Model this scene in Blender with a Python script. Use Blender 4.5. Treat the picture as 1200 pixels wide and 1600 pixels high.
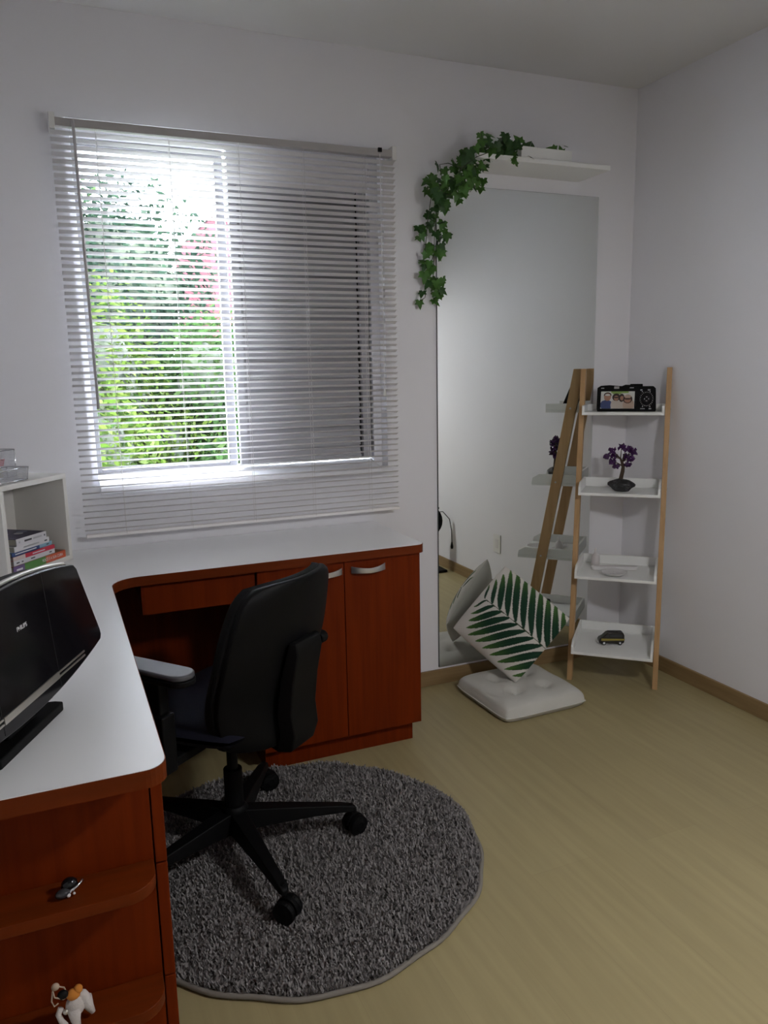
import bpy, bmesh, math, random
import numpy as np
from mathutils import Matrix, Vector

random.seed(7)
for o in list(bpy.data.objects):
    bpy.data.objects.remove(o, do_unlink=True)
scene = bpy.context.scene
COL = scene.collection
PI = math.pi

# ------------------------------------------------------------------ camera
CAM = Vector((-2.4309, -2.8767, 1.35))
YAW, PITCH, ROLL, FPX = 0.3996, -0.1798, -0.0189, 1218.0
_f = Vector((math.sin(YAW)*math.cos(PITCH), math.cos(YAW)*math.cos(PITCH), math.sin(PITCH)))
_r = Vector((math.cos(YAW), -math.sin(YAW), 0))
_u = _r.cross(_f)
_r2 = _r*math.cos(ROLL) + _u*math.sin(ROLL)
_u2 = -_r*math.sin(ROLL) + _u*math.cos(ROLL)
cam_data = bpy.data.cameras.new('camera')
cam = bpy.data.objects.new('camera', cam_data)
COL.objects.link(cam)
cam_data.sensor_fit = 'HORIZONTAL'
cam_data.sensor_width = 36.0
cam_data.lens = FPX/1200*36.0
cam_data.clip_start = 0.02
cam.matrix_world = Matrix(((_r2.x, _u2.x, -_f.x, CAM.x), (_r2.y, _u2.y, -_f.y, CAM.y), (_r2.z, _u2.z, -_f.z, CAM.z), (0, 0, 0, 1)))
scene.camera = cam

def at(px, py, axis, val):
    """the point where the sight line of a photo pixel meets a wall, floor or shelf plane"""
    d = _f + _r2*((px-600)/FPX) + _u2*((800-py)/FPX)
    return CAM + d*((val-CAM[axis])/d[axis])

# ------------------------------------------------------------------ world, sun, exposure
world = bpy.data.worlds.new('world'); scene.world = world; world.use_nodes = True
wn = world.node_tree.nodes; wl = world.node_tree.links
bg = wn['Background']; bg.inputs[0].default_value = (0.80, 0.88, 1.0, 1); bg.inputs[1].default_value = 80.0
sun_d = bpy.data.lights.new('sun', 'SUN'); sun_d.energy = 18.0; sun_d.angle = 0.02; sun_d.color = (1, .95, .86)
sun = bpy.data.objects.new('sun', sun_d); COL.objects.link(sun)
sun.rotation_euler = Vector((-0.75, 0.15, -0.9)).to_track_quat('-Z', 'Y').to_euler()
portal_d = bpy.data.lights.new('window_portal', 'AREA'); portal_d.shape = 'RECTANGLE'; portal_d.size = 1.1; portal_d.size_y = 1.1
portal_d.cycles.is_portal = True
portal = bpy.data.objects.new('window_portal', portal_d); COL.objects.link(portal)
portal.location = (-1.75, 0.17, 1.53); portal.rotation_euler = (-PI/2, 0, 0)
vs = scene.view_settings
vs.view_transform = 'Standard'; vs.look = 'None'; vs.gamma = 1.0; vs.use_curve_mapping = False
vs.exposure = 0.0
scene.display_settings.display_device = 'sRGB'

# ------------------------------------------------------------------ helpers
ROOT = {}
def thing(name, label, cat, loc=(0, 0, 0), rz=0.0, group=None, kind=None):
    o = bpy.data.objects.new(name, None); COL.objects.link(o)
    o.empty_display_size = 0.05
    o.location = loc; o.rotation_euler = (0, 0, rz)
    ROOT[o.name] = Matrix.Translation(loc) @ Matrix.Rotation(rz, 4, 'Z')
    o['label'] = label
    if cat: o['category'] = cat
    if group: o['group'] = group
    if kind: o['kind'] = kind
    return o

def tag(o, label, cat=None, group=None, kind=None):
    o['label'] = label
    if cat: o['category'] = cat
    if group: o['group'] = group
    if kind: o['kind'] = kind
    return o

def top_root(o):
    while o.parent is not None: o = o.parent
    return ROOT.get(o.name, Matrix.Identity(4))

class MB:
    def __init__(self): self.v = []; self.f = []; self.m = []; self.mi = 0
    def add(self, vs_, fs, M=None):
        b = len(self.v)
        for p in vs_:
            p = Vector(p)
            self.v.append(M @ p if M is not None else p)
        for q in fs: self.f.append([b+i for i in q]); self.m.append(self.mi)
        return self
    def box(self, x0, x1, y0, y1, z0, z1, M=None):
        vs_ = [(x, y, z) for z in (z0, z1) for y in (y0, y1) for x in (x0, x1)]
        return self.add(vs_, [(0, 2, 3, 1), (4, 5, 7, 6), (0, 1, 5, 4), (2, 6, 7, 3), (0, 4, 6, 2), (1, 3, 7, 5)], M)
    def prism(self, poly, a, b, M=None, axis='z'):
        n = len(poly)
        def mk(p, h):
            return (p[0], p[1], h) if axis == 'z' else ((p[0], h, p[1]) if axis == 'y' else (h, p[0], p[1]))
        vs_ = [mk(p, a) for p in poly] + [mk(p, b) for p in poly]
        fs = [list(range(n))[::-1], [n+i for i in range(n)]] + [(i, (i+1) % n, n+(i+1) % n, n+i) for i in range(n)]
        return self.add(vs_, fs, M)
    def tube(self, pts, r, seg=8, M=None, cap=True, squash=None):
        pts = [Vector(p) for p in pts]; n = len(pts); rr = r if isinstance(r, (list, tuple)) else [r]*n
        vs_ = []; fs = []; prev = None
        for i, p in enumerate(pts):
            t = (pts[min(i+1, n-1)] - pts[max(i-1, 0)]).normalized()
            a = prev if prev is not None else (Vector((0, 0, 1)) if abs(t.z) < .9 else Vector((1, 0, 0)))
            s = t.cross(a)
            if s.length < 1e-5: s = t.cross(Vector((.3, .9, .1)))
            s.normalize(); w = s.cross(t).normalized(); prev = w
            for k in range(seg):
                an = 2*PI*k/seg
                q = s*math.cos(an)*rr[i] + w*math.sin(an)*rr[i]*(squash or 1)
                vs_.append(p+q)
        for i in range(n-1):
            for k in range(seg):
                fs.append((i*seg+k, i*seg+(k+1) % seg, (i+1)*seg+(k+1) % seg, (i+1)*seg+k))
        if cap: fs.append(list(range(seg))[::-1]); fs.append([(n-1)*seg+k for k in range(seg)])
        return self.add(vs_, fs, M)
    def lathe(self, prof, seg=24, M=None):
        vs_ = []; fs = []; n = len(prof)
        for r, z in prof:
            for k in range(seg): vs_.append((r*math.cos(2*PI*k/seg), r*math.sin(2*PI*k/seg), z))
        for i in range(n-1):
            for k in range(seg): fs.append((i*seg+k, i*seg+(k+1) % seg, (i+1)*seg+(k+1) % seg, (i+1)*seg+k))
        fs.append(list(range(seg))[::-1]); fs.append([(n-1)*seg+k for k in range(seg)])
        return self.add(vs_, fs, M)
    def ball(self, c, r, M=None, seg=12, ring=8, sc=(1, 1, 1)):
        prof = [(max(1e-4, math.sin(PI*i/ring)), -math.cos(PI*i/ring)) for i in range(ring+1)]
        T = Matrix.Translation(c) @ Matrix.Diagonal((r*sc[0], r*sc[1], r*sc[2], 1))
        return self.lathe(prof, seg, (M @ T) if M is not None else T)
    def mesh(self, name):
        me = bpy.data.meshes.new(name); me.from_pydata([tuple(p) for p in self.v], [], self.f)
        if any(self.m): me.polygons.foreach_set('material_index', self.m)
        me.update(); return me
    def build(self, name, mats, parent=None, smooth=False, bevel=0.0, world=True, seg=2, subsurf=0, fixn=True):
        if parent is not None and world:
            I = top_root(parent).inverted(); self.v = [I @ p for p in self.v]
        me = self.mesh(name)
        if fixn:
            bm = bmesh.new(); bm.from_mesh(me); bmesh.ops.recalc_face_normals(bm, faces=bm.faces); bm.to_mesh(me); bm.free()
        for m in (mats if isinstance(mats, (list, tuple)) else [mats]): me.materials.append(m)
        o = bpy.data.objects.new(name, me); COL.objects.link(o)
        if parent is not None: o.parent = parent
        if smooth:
            for p in me.polygons: p.use_smooth = True
        if bevel:
            b = o.modifiers.new('bevel', 'BEVEL'); b.width = bevel; b.segments = seg; b.limit_method = 'ANGLE'; b.angle_limit = math.radians(40)
            if not smooth:
                for p in me.polygons: p.use_smooth = True
                w = o.modifiers.new('wn', 'WEIGHTED_NORMAL'); w.keep_sharp = True
        if subsurf:
            s = o.modifiers.new('sub', 'SUBSURF'); s.levels = subsurf; s.render_levels = subsurf
        return o

def TR(loc=(0, 0, 0), rx=0, ry=0, rz=0):
    return Matrix.Translation(loc) @ Matrix.Rotation(rz, 4, 'Z') @ Matrix.Rotation(ry, 4, 'Y') @ Matrix.Rotation(rx, 4, 'X')

def copy_tree(o, parent=None):
    c = o.copy(); COL.objects.link(c); c.parent = parent
    for ch in list(o.children): copy_tree(ch, c)
    return c

# ------------------------------------------------------------------ materials
MATS = {}
def mat(name, col=(.8, .8, .8), rough=.5, metal=0.0, spec=.5, emit=None, es=0, trans=0, ior=1.45, noise=None, bump=None, coat=0, var=None):
    m = bpy.data.materials.new(name); m.use_nodes = True
    nt = m.node_tree; n = nt.nodes; l = nt.links; b = n['Principled BSDF']
    b.inputs['Base Color'].default_value = (*col, 1); b.inputs['Roughness'].default_value = rough
    b.inputs['Metallic'].default_value = metal; b.inputs['Specular IOR Level'].default_value = spec
    b.inputs['Transmission Weight'].default_value = trans; b.inputs['IOR'].default_value = ior
    b.inputs['Coat Weight'].default_value = coat; b.inputs['Coat Roughness'].default_value = .22
    if emit: b.inputs['Emission Color'].default_value = (*emit, 1); b.inputs['Emission Strength'].default_value = es
    tc = n.new('ShaderNodeTexCoord')
    if noise:   # (scale xyz, colour2, detail, lo, hi)
        sc, c2, det, lo, hi = noise
        mp = n.new('ShaderNodeMapping'); mp.inputs['Scale'].default_value = sc; l.new(tc.outputs['Object'], mp.inputs[0])
        nz = n.new('ShaderNodeTexNoise'); nz.inputs['Scale'].default_value = 1; nz.inputs['Detail'].default_value = det
        l.new(mp.outputs[0], nz.inputs['Vector'])
        cr = n.new('ShaderNodeValToRGB'); cr.color_ramp.elements[0].position = lo; cr.color_ramp.elements[1].position = hi
        cr.color_ramp.elements[0].color = (*col, 1); cr.color_ramp.elements[1].color = (*c2, 1)
        l.new(nz.outputs['Fac'], cr.inputs[0]); l.new(cr.outputs[0], b.inputs['Base Color'])
    if bump:    # (scale, strength)
        bz = n.new('ShaderNodeTexNoise'); bz.inputs['Scale'].default_value = bump[0]; bz.inputs['Detail'].default_value = 4
        l.new(tc.outputs['Object'], bz.inputs['Vector'])
        bp = n.new('ShaderNodeBump'); bp.inputs['Strength'].default_value = bump[1]; bp.inputs['Distance'].default_value = .002
        l.new(bz.outputs['Fac'], bp.inputs['Height']); l.new(bp.outputs[0], b.inputs['Normal'])
    if var:     # random per island between two colours
        g = n.new('ShaderNodeNewGeometry'); cr = n.new('ShaderNodeValToRGB')
        els = cr.color_ramp.elements
        for i, c in enumerate(var):
            e = els[i] if i < 2 else els.new(1)
            e.position = i/(len(var)-1); e.color = (*c, 1)
        l.new(g.outputs['Random Per Island'], cr.inputs[0]); l.new(cr.outputs[0], b.inputs['Base Color'])
    MATS[name] = m
    return m

M_wall = mat('wall_paint', (.81, .80, .828), .85, spec=.2, bump=(60, .12), noise=((1.3, 1.3, 1.3), (.78, .77, .798), 3, .3, .7))
M_ceil = mat('ceiling_paint', (.76, .755, .75), .9, spec=.1, bump=(40, .1))
M_white = mat('white_laminate', (.90, .905, .92), .3, spec=.6, coat=.7)
M_white_p = mat('white_painted_wood', (.80, .80, .78), .45)
M_box = mat('cream_white_laminate', (.74, .72, .68), .5)
M_frame = mat('window_aluminium', (.80, .79, .82), .4)
M_frame_g = mat('grey_aluminium', (.30, .295, .31), .45)
M_headrail = mat('headrail_enamel', (.40, .38, .37), .45)
M_slat = mat('blind_slat_enamel', (.88, .855, .845), .42)
M_cord = mat('blind_cord', (.68, .66, .65), .8)
M_shut = mat('shutter_aluminium', (.36, .35, .37), .5)
M_wand = mat('wand_plastic', (.45, .43, .43), .3)
M_redwood = mat('reddish_wood_laminate', (.148, .0185, .001), .5, spec=.10, noise=((60, 60, 3.0), (.108, .0125, .0007), 6, .35, .7))
M_redwood_h = mat('reddish_wood_edge', (.130, .020, .002), .45, spec=.15, noise=((4, 60, 60), (.10, .017, .002), 6, .35, .7))
M_pine = mat('pine_wood', (.47, .29, .135), .5, noise=((50, 50, 3), (.37, .21, .085), 6, .35, .75))
M_base = mat('baseboard_wood', (.30, .20, .095), .5, noise=((3, 3, 40), (.22, .14, .06), 6, .35, .7))
M_alu = mat('brushed_aluminium', (.62, .62, .63), .32, metal=1.0)
M_black = mat('black_plastic', (.0032, .0032, .0036), .55, spec=.16)
M_blackfab = mat('black_mesh_fabric', (.006, .006, .0065), .9, spec=.2, bump=(700, .5))
M_navy = mat('navy_fabric', (.009, .009, .018), .9, spec=.2, bump=(500, .5))
M_pad = mat('grey_arm_pad', (.075, .075, .085), .4)
M_gloss = mat('glossy_black_plastic', (.006, .0055, .007), .10, spec=.35)
M_silver = mat('silver_trim', (.62, .60, .55), .3, metal=.9)
M_glass = mat('window_glass', (1, 1, 1), 0, trans=1, ior=1.01, spec=.3)
M_mirror = mat('mirror_glass', (.86, .89, .87), .0, metal=1.0)
M_mirroredge = mat('mirror_edge', (.06, .07, .07), .3)
M_chrome = mat('chrome', (.7, .7, .72), .15, metal=1)
M_steel = mat('steel_wire', (.52, .52, .54), .35, metal=.9)
M_cushion = mat('cream_cotton', (.57, .555, .51), .95, bump=(300, .4), noise=((9, 9, 9), (.53, .515, .47), 3, .3, .7))
M_ivy = mat('ivy_leaf', (.034, .105, .012), .45, noise=((25, 25, 25), (.055, .15, .02), 3, .35, .7))
M_ivy2 = mat('ivy_leaf_dark', (.016, .055, .010), .45, noise=((25, 25, 25), (.024, .08, .014), 3, .35, .7))
M_ivystem = mat('ivy_stem', (.05, .06, .03), .7)
M_trunk = mat('wrapped_trunk', (.05, .028, .016), .7, bump=(200, .5))
M_amethyst = mat('amethyst', (.045, .012, .07), .2, spec=.6, var=[(.03, .008, .045), (.07, .02, .10), (.045, .012, .075)])
M_stone = mat('black_stone', (.02, .02, .021), .35, noise=((60, 60, 60), (.09, .09, .10), 4, .55, .75), bump=(80, .6))
M_ceramic = mat('white_ceramic', (.66, .64, .64), .35)
M_frost = mat('frosted_bottle', (.60, .56, .56), .4)
M_wheelrub = mat('tyre_rubber', (.012, .012, .012), .7)
M_van = mat('van_dark_paint', (.018, .014, .012), .25)
M_gold = mat('gold_stripe', (.30, .24, .04), .35)
M_glassdark = mat('tinted_window', (.03, .03, .035), .1)
M_fillglow = mat('fill_lamp_glow', (.9, .88, .84), .5, emit=(.98, .98, .985), es=158.0)  # glow of the added fill lamp, strong enough to brighten the whole room
M_toywhite = mat('white_plush', (.55, .50, .47), .95, bump=(400, .6))
M_orange = mat('orange_felt', (.55, .20, .03), .9)
M_string = mat('beige_string', (.42, .32, .24), .8)
M_bark = mat('bark', (.11, .075, .05), .9, bump=(40, .8))
M_pink = mat('pink_render', (.046, .020, .023), .95, spec=0, noise=((3, 3, 3), (.041, .017, .020), 3, .3, .7))
M_soil = mat('garden_lawn', (.008, .016, .004), .95, noise=((3, 3, 3), (.016, .013, .008), 4, .4, .7), bump=(30, .6))
M_red = mat('red_plastic', (.5, .03, .04), .4)
M_yellow = mat('yellow_plastic', (.55, .42, .05), .4)
M_plugw = mat('white_plastic', (.75, .74, .72), .4)
M_dark = mat('dark_gap', (.01, .01, .01), .7)
M_door = mat('white_door_paint', (.7, .69, .67), .5)

def leafmat(name, c):
    m = mat(name, c[0], .9, var=c, spec=.0)
    nt = m.node_tree; n = nt.nodes; l = nt.links; b = n['Principled BSDF']
    tr = n.new('ShaderNodeBsdfTranslucent'); mx = n.new('ShaderNodeMixShader'); mx.inputs[0].default_value = .35
    src = b.inputs['Base Color'].links[0].from_socket; l.new(src, tr.inputs[0])
    l.new(b.outputs[0], mx.inputs[1]); l.new(tr.outputs[0], mx.inputs[2]); l.new(mx.outputs[0], n['Material Output'].inputs[0])
    return m
M_bushA = leafmat('bush_bright_leaf', [(0.0134, 0.0255, 0.0039), (0.0255, 0.0366, 0.0080), (0.0068, 0.0166, 0.0036), (0.0355, 0.0444, 0.0155)])
M_bushB = leafmat('bush_green_leaf', [(0.0080, 0.0181, 0.0049), (0.0134, 0.0255, 0.0084), (0.0049, 0.0116, 0.0039), (0.0187, 0.0289, 0.0103)])
M_treeleaf = leafmat('tree_dark_leaf', [(0.0054, 0.0110, 0.0068), (0.0089, 0.0159, 0.0097), (0.0039, 0.0075, 0.0054), (0.0144, 0.0200, 0.0146)])

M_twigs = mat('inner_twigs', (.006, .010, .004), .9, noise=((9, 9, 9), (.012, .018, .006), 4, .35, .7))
def floor_material():
    m = bpy.data.materials.new('maple_laminate'); m.use_nodes = True
    n = m.node_tree.nodes; l = m.node_tree.links; b = n['Principled BSDF']
    tc = n.new('ShaderNodeTexCoord'); mp = n.new('ShaderNodeMapping'); mp.inputs['Rotation'].default_value = (0, 0, PI/2)
    l.new(tc.outputs['Object'], mp.inputs[0])
    br = n.new('ShaderNodeTexBrick'); br.inputs['Scale'].default_value = 1; br.inputs['Brick Width'].default_value = 1.28; br.inputs['Row Height'].default_value = .192
    br.inputs['Mortar Size'].default_value = .0006; br.inputs['Mortar Smooth'].default_value = .3; br.inputs['Bias'].default_value = 0
    br.inputs['Color1'].default_value = (.370, .308, .160, 1); br.inputs['Color2'].default_value = (.350, .289, .150, 1); br.inputs['Mortar'].default_value = (.31, .25, .13, 1)
    l.new(mp.outputs[0], br.inputs['Vector'])
    mp2 = n.new('ShaderNodeMapping'); mp2.inputs['Scale'].default_value = (28, 1.6, 1); l.new(tc.outputs['Object'], mp2.inputs[0])
    nz = n.new('ShaderNodeTexNoise'); nz.inputs['Scale'].default_value = 1.4; nz.inputs['Detail'].default_value = 5; l.new(mp2.outputs[0], nz.inputs['Vector'])
    mx = n.new('ShaderNodeMix'); mx.data_type = 'RGBA'; mx.blend_type = 'MULTIPLY'; mx.inputs['Factor'].default_value = .55
    cr = n.new('ShaderNodeValToRGB'); cr.color_ramp.elements[0].color = (.80, .78, .74, 1); cr.color_ramp.elements[1].color = (1.06, 1.05, 1.03, 1)
    cr.color_ramp.elements[0].position = .3; cr.color_ramp.elements[1].position = .7
    l.new(nz.outputs['Fac'], cr.inputs[0]); l.new(br.outputs['Color'], mx.inputs['A']); l.new(cr.outputs[0], mx.inputs['B'])
    l.new(mx.outputs['Result'], b.inputs['Base Color'])
    b.inputs['Roughness'].default_value = .42; b.inputs['Specular IOR Level'].default_value = .35
    return m
M_floor = floor_material()

# ------------------------------------------------------------------ room shell
XL, XR, YB, YF, H = -2.86, 0.0, 0.0, -3.75, 2.51
WT = 0.15
WX0, WX1, WZ0, WZ1 = -2.315, -1.195, 0.965, 2.17          # window opening
def struct(name, mb, m, label, **k):
    o = mb.build(name, m, **k); tag(o, label, kind='structure'); return o
struct('floor', MB().box(XL-WT, XR+WT, YF-WT, YB+WT, -.12, 0), M_floor, 'pale maple laminate floor of the room')
struct('ceiling', MB().box(XL-WT, XR+WT, YF-WT, YB+WT, H, H+.15), M_ceil, 'plain white painted ceiling')
b = MB()
b.box(XL, WX0, YB, YB+WT, 0, H); b.box(WX1, XR, YB, YB+WT, 0, H); b.box(WX0, WX1, YB, YB+WT, 0, WZ0); b.box(WX0, WX1, YB, YB+WT, WZ1, H)
struct('wall_back', b, M_wall, 'pale grey-white wall with the window and mirror')
struct('wall_right', MB().box(XR, XR+WT, YF, YB+WT, 0, H), M_wall, 'pale grey-white wall on the right')
struct('wall_left', MB().box(XL-WT, XL, YF, YB+WT, 0, H), M_wall, 'pale grey-white wall behind the stereo')
b = MB(); DX0, DX1, DZ1 = -1.35, -.55, 2.1
b.box(XL-WT, DX0, YF-WT, YF, 0, H); b.box(DX1, XR+WT, YF-WT, YF, 0, H); b.box(DX0, DX1, YF-WT, YF, DZ1, H)
struct('wall_front', b, M_wall, 'pale wall behind the camera with a door')
BH = .066
struct('baseboard_back', MB().box(-1.268, -.0125, -.012, 0, 0, BH), M_base, 'light wooden baseboard below the mirror', bevel=.002)
struct('baseboard_right', MB().box(-.012, 0, YF, 0, 0, BH), M_base, 'light wooden baseboard along the right wall', bevel=.002)
door = thing('door_1', 'white room door behind the camera', None, (DX0, YF, 0), kind='structure')
MB().box(DX0+.04, DX1-.04, YF-.06, YF-.02, .005, DZ1-.04).build('door_leaf', M_door, door, bevel=.003)
b = MB(); b.box(DX0, DX0+.04, YF-.15, YF+.01, 0, DZ1); b.box(DX1-.04, DX1, YF-.15, YF+.01, 0, DZ1); b.box(DX0+.04, DX1-.04, YF-.15, YF+.01, DZ1-.04, DZ1)
b.build('door_frame', M_base, door, bevel=.003)
b = MB(); b.tube([(DX0+.10, YF-.02, 1.0), (DX0+.10, YF+.03, 1.0), (DX0+.22, YF+.035, 1.0)], .009, 8); b.build('door_handle', M_alu, door, smooth=True)

# unseen lamp added as room fill; its dome shade keeps the upper walls dim
LP = Vector((-1.12, -2.34, 1.70))
lamp = thing('fill_lamp', 'white dome fill lamp added out of view to brighten the room', 'lamp', (LP.x, LP.y, H))
MB().lathe([(.05, H-.025), (.055, H-.012), (.05, H-.0005)], 24, TR((LP.x, LP.y, 0))).build('canopy', M_white_p, lamp, smooth=True)
_c = MB(); _c.tube([(LP.x, LP.y, H-.02), (LP.x, LP.y, LP.z+.19)], .004, 8); _c.build('cord', M_cord, lamp, smooth=True)
MB().lathe([(.03, LP.z+.08), (.03, LP.z+.14)], 20, TR((LP.x, LP.y, 0))).build('socket', M_white_p, lamp, smooth=True)
_p = [(.235, .0), (.228, .05), (.20, .105), (.15, .155), (.08, .185), (.02, .195)]
MB().lathe([(r, LP.z+z) for r, z in _p] + [(.02, LP.z+.189)] + [(r-.005, LP.z+z-.004) for r, z in _p[::-1][1:]], 40, TR((LP.x, LP.y, 0))).build('fill_shade', M_white_p, lamp, smooth=True, fixn=True)
MB().ball(tuple(LP), .10, seg=28, ring=16).build('fill_globe', M_fillglow, lamp, smooth=True)

# ------------------------------------------------------------------ window
win = thing('window_1', 'white aluminium sliding window with a louvred shutter half', None, ((WX0+WX1)/2, 0, WZ0), kind='structure')
FZ0, SHT = 1.000, 2.035
b = MB()
b.box(WX0, WX0+.022, .055, .14, WZ0, WZ1); b.box(WX1-.035, WX1, .055, .14, WZ0, WZ1)
b.box(WX0+.022, WX1-.035, .055, .14, WZ1-.03, WZ1); b.box(WX0+.022, WX1-.035, .10, .14, WZ0, FZ0)
b.build('window_frame', M_frame, win, bevel=.002)
MB().prism([(-.022, WZ0-.024), (-.0005, WZ0-.024), (-.0005, WZ0), (.0995, WZ0), (.0995, FZ0-.002), (-.014, WZ0+.006), (-.022, WZ0)], WX0+.0225, WX1-.0355, axis='x').build('window_sill', M_frame, win, bevel=.002)
MB().box(-1.775, WX1-.036, .066, .094, SHT+.001, WZ1-.031).build('transom_panel', M_frame, win, bevel=.002)
# glass sash on the left
SX0, SX1 = WX0+.022, -1.757
sash = MB()
sash.box(SX0, SX0+.018, .108, .128, FZ0, WZ1-.03); sash.box(SX1-.055, SX1-.022, .108, .128, FZ0, WZ1-.03); sash.box(SX0+.018, SX1-.055, .108, .128, FZ0, FZ0+.014); sash.box(SX0+.018, SX1-.055, .108, .128, WZ1-.055, WZ1-.03)
sash = sash.build('sash_frame', M_frame_g, win, bevel=.002)
MB().box(SX0+.018, SX1-.055, .116, .119, FZ0+.014, WZ1-.055).build('pane', M_glass, sash)
# shutter leaf on the right: stiles, rails and louvres
HX0, HX1 = SX1-.018, WX1-.035
b = MB()
b.box(HX0, HX0+.03, .066, .094, FZ0, SHT); b.build('stile', M_frame_g, win, bevel=.002)
b = MB(); b.box(HX1-.042, HX1-.010, .066, .090, FZ0, SHT); b.build('stile', M_shut, win, bevel=.002)
b = MB(); b.box(HX0+.03, HX1-.052, .066, .094, FZ0, FZ0+.018); b.build('rail', M_shut, win, bevel=.002)
b = MB(); b.box(HX0+.03, HX1-.052, .066, .094, SHT-.018, SHT); b.build('rail', M_shut, win, bevel=.002)
lz0, lz1 = FZ0+.018, SHT-.018
NL = 26; pitch = (lz1-lz0)/NL
lv = MB(); hw = (HX1-.052-HX0-.03)/2
prof = [(.072, -pitch*.5), (.075, -pitch*.5), (.088, pitch*.48), (.091, pitch*.62), (.088, pitch*.62)]
lv.prism(prof, -hw, hw, axis='x')
lmesh = None
for i in range(NL):
    if lmesh is None:
        o = lv.build('louvre', M_shut, win, world=False); lmesh = o.data
    else:
        o = bpy.data.objects.new('louvre', lmesh); COL.objects.link(o); o.parent = win
    o.location = ((HX0+.03+HX1-.052)/2-(WX0+WX1)/2, 0, lz0+pitch*(i+.5)-WZ0)
MB().box(HX0+.0301, HX1-.0002, .0942, .0965, FZ0+.0005, SHT-.0005).build('shutter_back', M_dark, win)

# ------------------------------------------------------------------ venetian blind
BX0, BX1 = -2.355, -1.172
YBL = -.055
blind = thing('venetian_blind', 'beige aluminium venetian blind lowered over the window with slats open', 'blind', ((BX0+BX1)/2, 0, 2.16))
MB().box(BX0+.01, BX1-.012, YBL-.014, YBL+.016, 2.125, 2.15).build('headrail', M_headrail, blind, bevel=.002)
for x in (BX0, BX1-.012):
    MB().box(x-.002, x+.016, YBL-.018, -.0005, 2.115, 2.163).build('bracket', M_plugw, blind, bevel=.002)
N = 61; ZT, ZB = 2.108, .826; dz = (ZT-ZB)/(N-1)
tilt = math.radians(19); w = .0125
prof = []
for i in range(7):
    s = -1+2*i/6
    y = s*w; z = .0018*(1-s*s)
    prof.append((y*math.cos(tilt)+z*math.sin(tilt), -y*math.sin(tilt)+z*math.cos(tilt)))
low = [(p[0], p[1]-.0004) for p in prof][::-1]
sm = MB(); L2 = (BX1-BX0)/2
ring = prof+low
sm.prism(ring, -L2, L2, axis='x')
slat0 = None
for i in range(N):
    if slat0 is None:
        o = sm.build('slat', M_slat, blind, world=False); slat0 = o.data
        for pl in slat0.polygons: pl.use_smooth = len(pl.vertices) == 4
    else:
        o = bpy.data.objects.new('slat', slat0); COL.objects.link(o); o.parent = blind
    jit = random.uniform(-.0012, .0012)
    o.location = (random.uniform(-.001, .001), YBL, ZT-dz*i-2.16+jit*.4)
    o.rotation_euler = (jit*18, 0, 0)
MB().box(BX0+.002, BX1-.002, YBL-.011, YBL+.011, .800, .812).build('bottom_rail', M_slat, blind, bevel=.003)
for x in (-2.22, -1.992, -1.760, -1.527, -1.294):
    b = MB()
    for dy in (-.0135, .0135): b.tube([(x, YBL+dy, 2.125), (x+random.uniform(-.002, .002), YBL+dy, 1.45), (x, YBL+dy, .806)], .0008, 5)
    b.build('ladder_cord', M_cord, blind)
b = MB(); b.tube([(-2.287, YBL-.03, 2.14), (-2.286, YBL-.032, 2.10), (-2.281, YBL-.03, 1.24)], .0048, 8); b.build('tilt_wand', M_wand, blind, smooth=True)
b = MB(); b.tube([(-1.237, YBL-.02, 2.13), (-1.236, YBL-.021, 1.6), (-1.235, YBL-.021, 1.285)], .0012, 6); pc = b.build('pull_cord', M_cord, blind)
MB().lathe([(.002, .03), (.004, .024), (.0075, 0)], 10, TR((-1.235, YBL-.021, 1.255))).build('tassel', M_plugw, pc, smooth=True)
MB().box(-1.243, -1.229, YBL-.022, YBL-.014, 2.138, 2.152).build('cord_lock', M_black, blind)

# ------------------------------------------------------------------ desk and cabinets
DZ = .75; DT = .030; DXR = -1.262; DYF = -.478; DXI = -2.309; DYN = -1.706
def arc(cx, cy, r, a0, a1, n=7): return [(cx+r*math.cos(a0+(a1-a0)*i/n), cy+r*math.sin(a0+(a1-a0)*i/n)) for i in range(n+1)]
def deskpoly(g=0.0):
    r = .03
    P = [(XL+.004, -.004), (DXR-g, -.004)]
    P += arc(DXR-g-r, DYF+g+r, r, 0, -PI/2)
    R = .085
    P += arc(DXI-g+R, DYF+g-R, R, PI/2, PI)           # inner rounded corner
    P += arc(DXI-g-.035, DYN+g+.035, .035, 0, -PI/2)
    P += [(XL+.004, DYN+g)]
    return P
desk = thing('corner_desktop', 'white L-shaped corner desktop with reddish wood edge under the window', 'desk', (-2.5, -.5, .72))
MB().prism(deskpoly(.0015), DZ-DT, DZ).build('worktop', M_white, desk, fixn=True)
MB().prism(deskpoly(0), DZ-DT-.0005, DZ-.0012).build('edge_band', M_redwood_h, desk)

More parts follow.
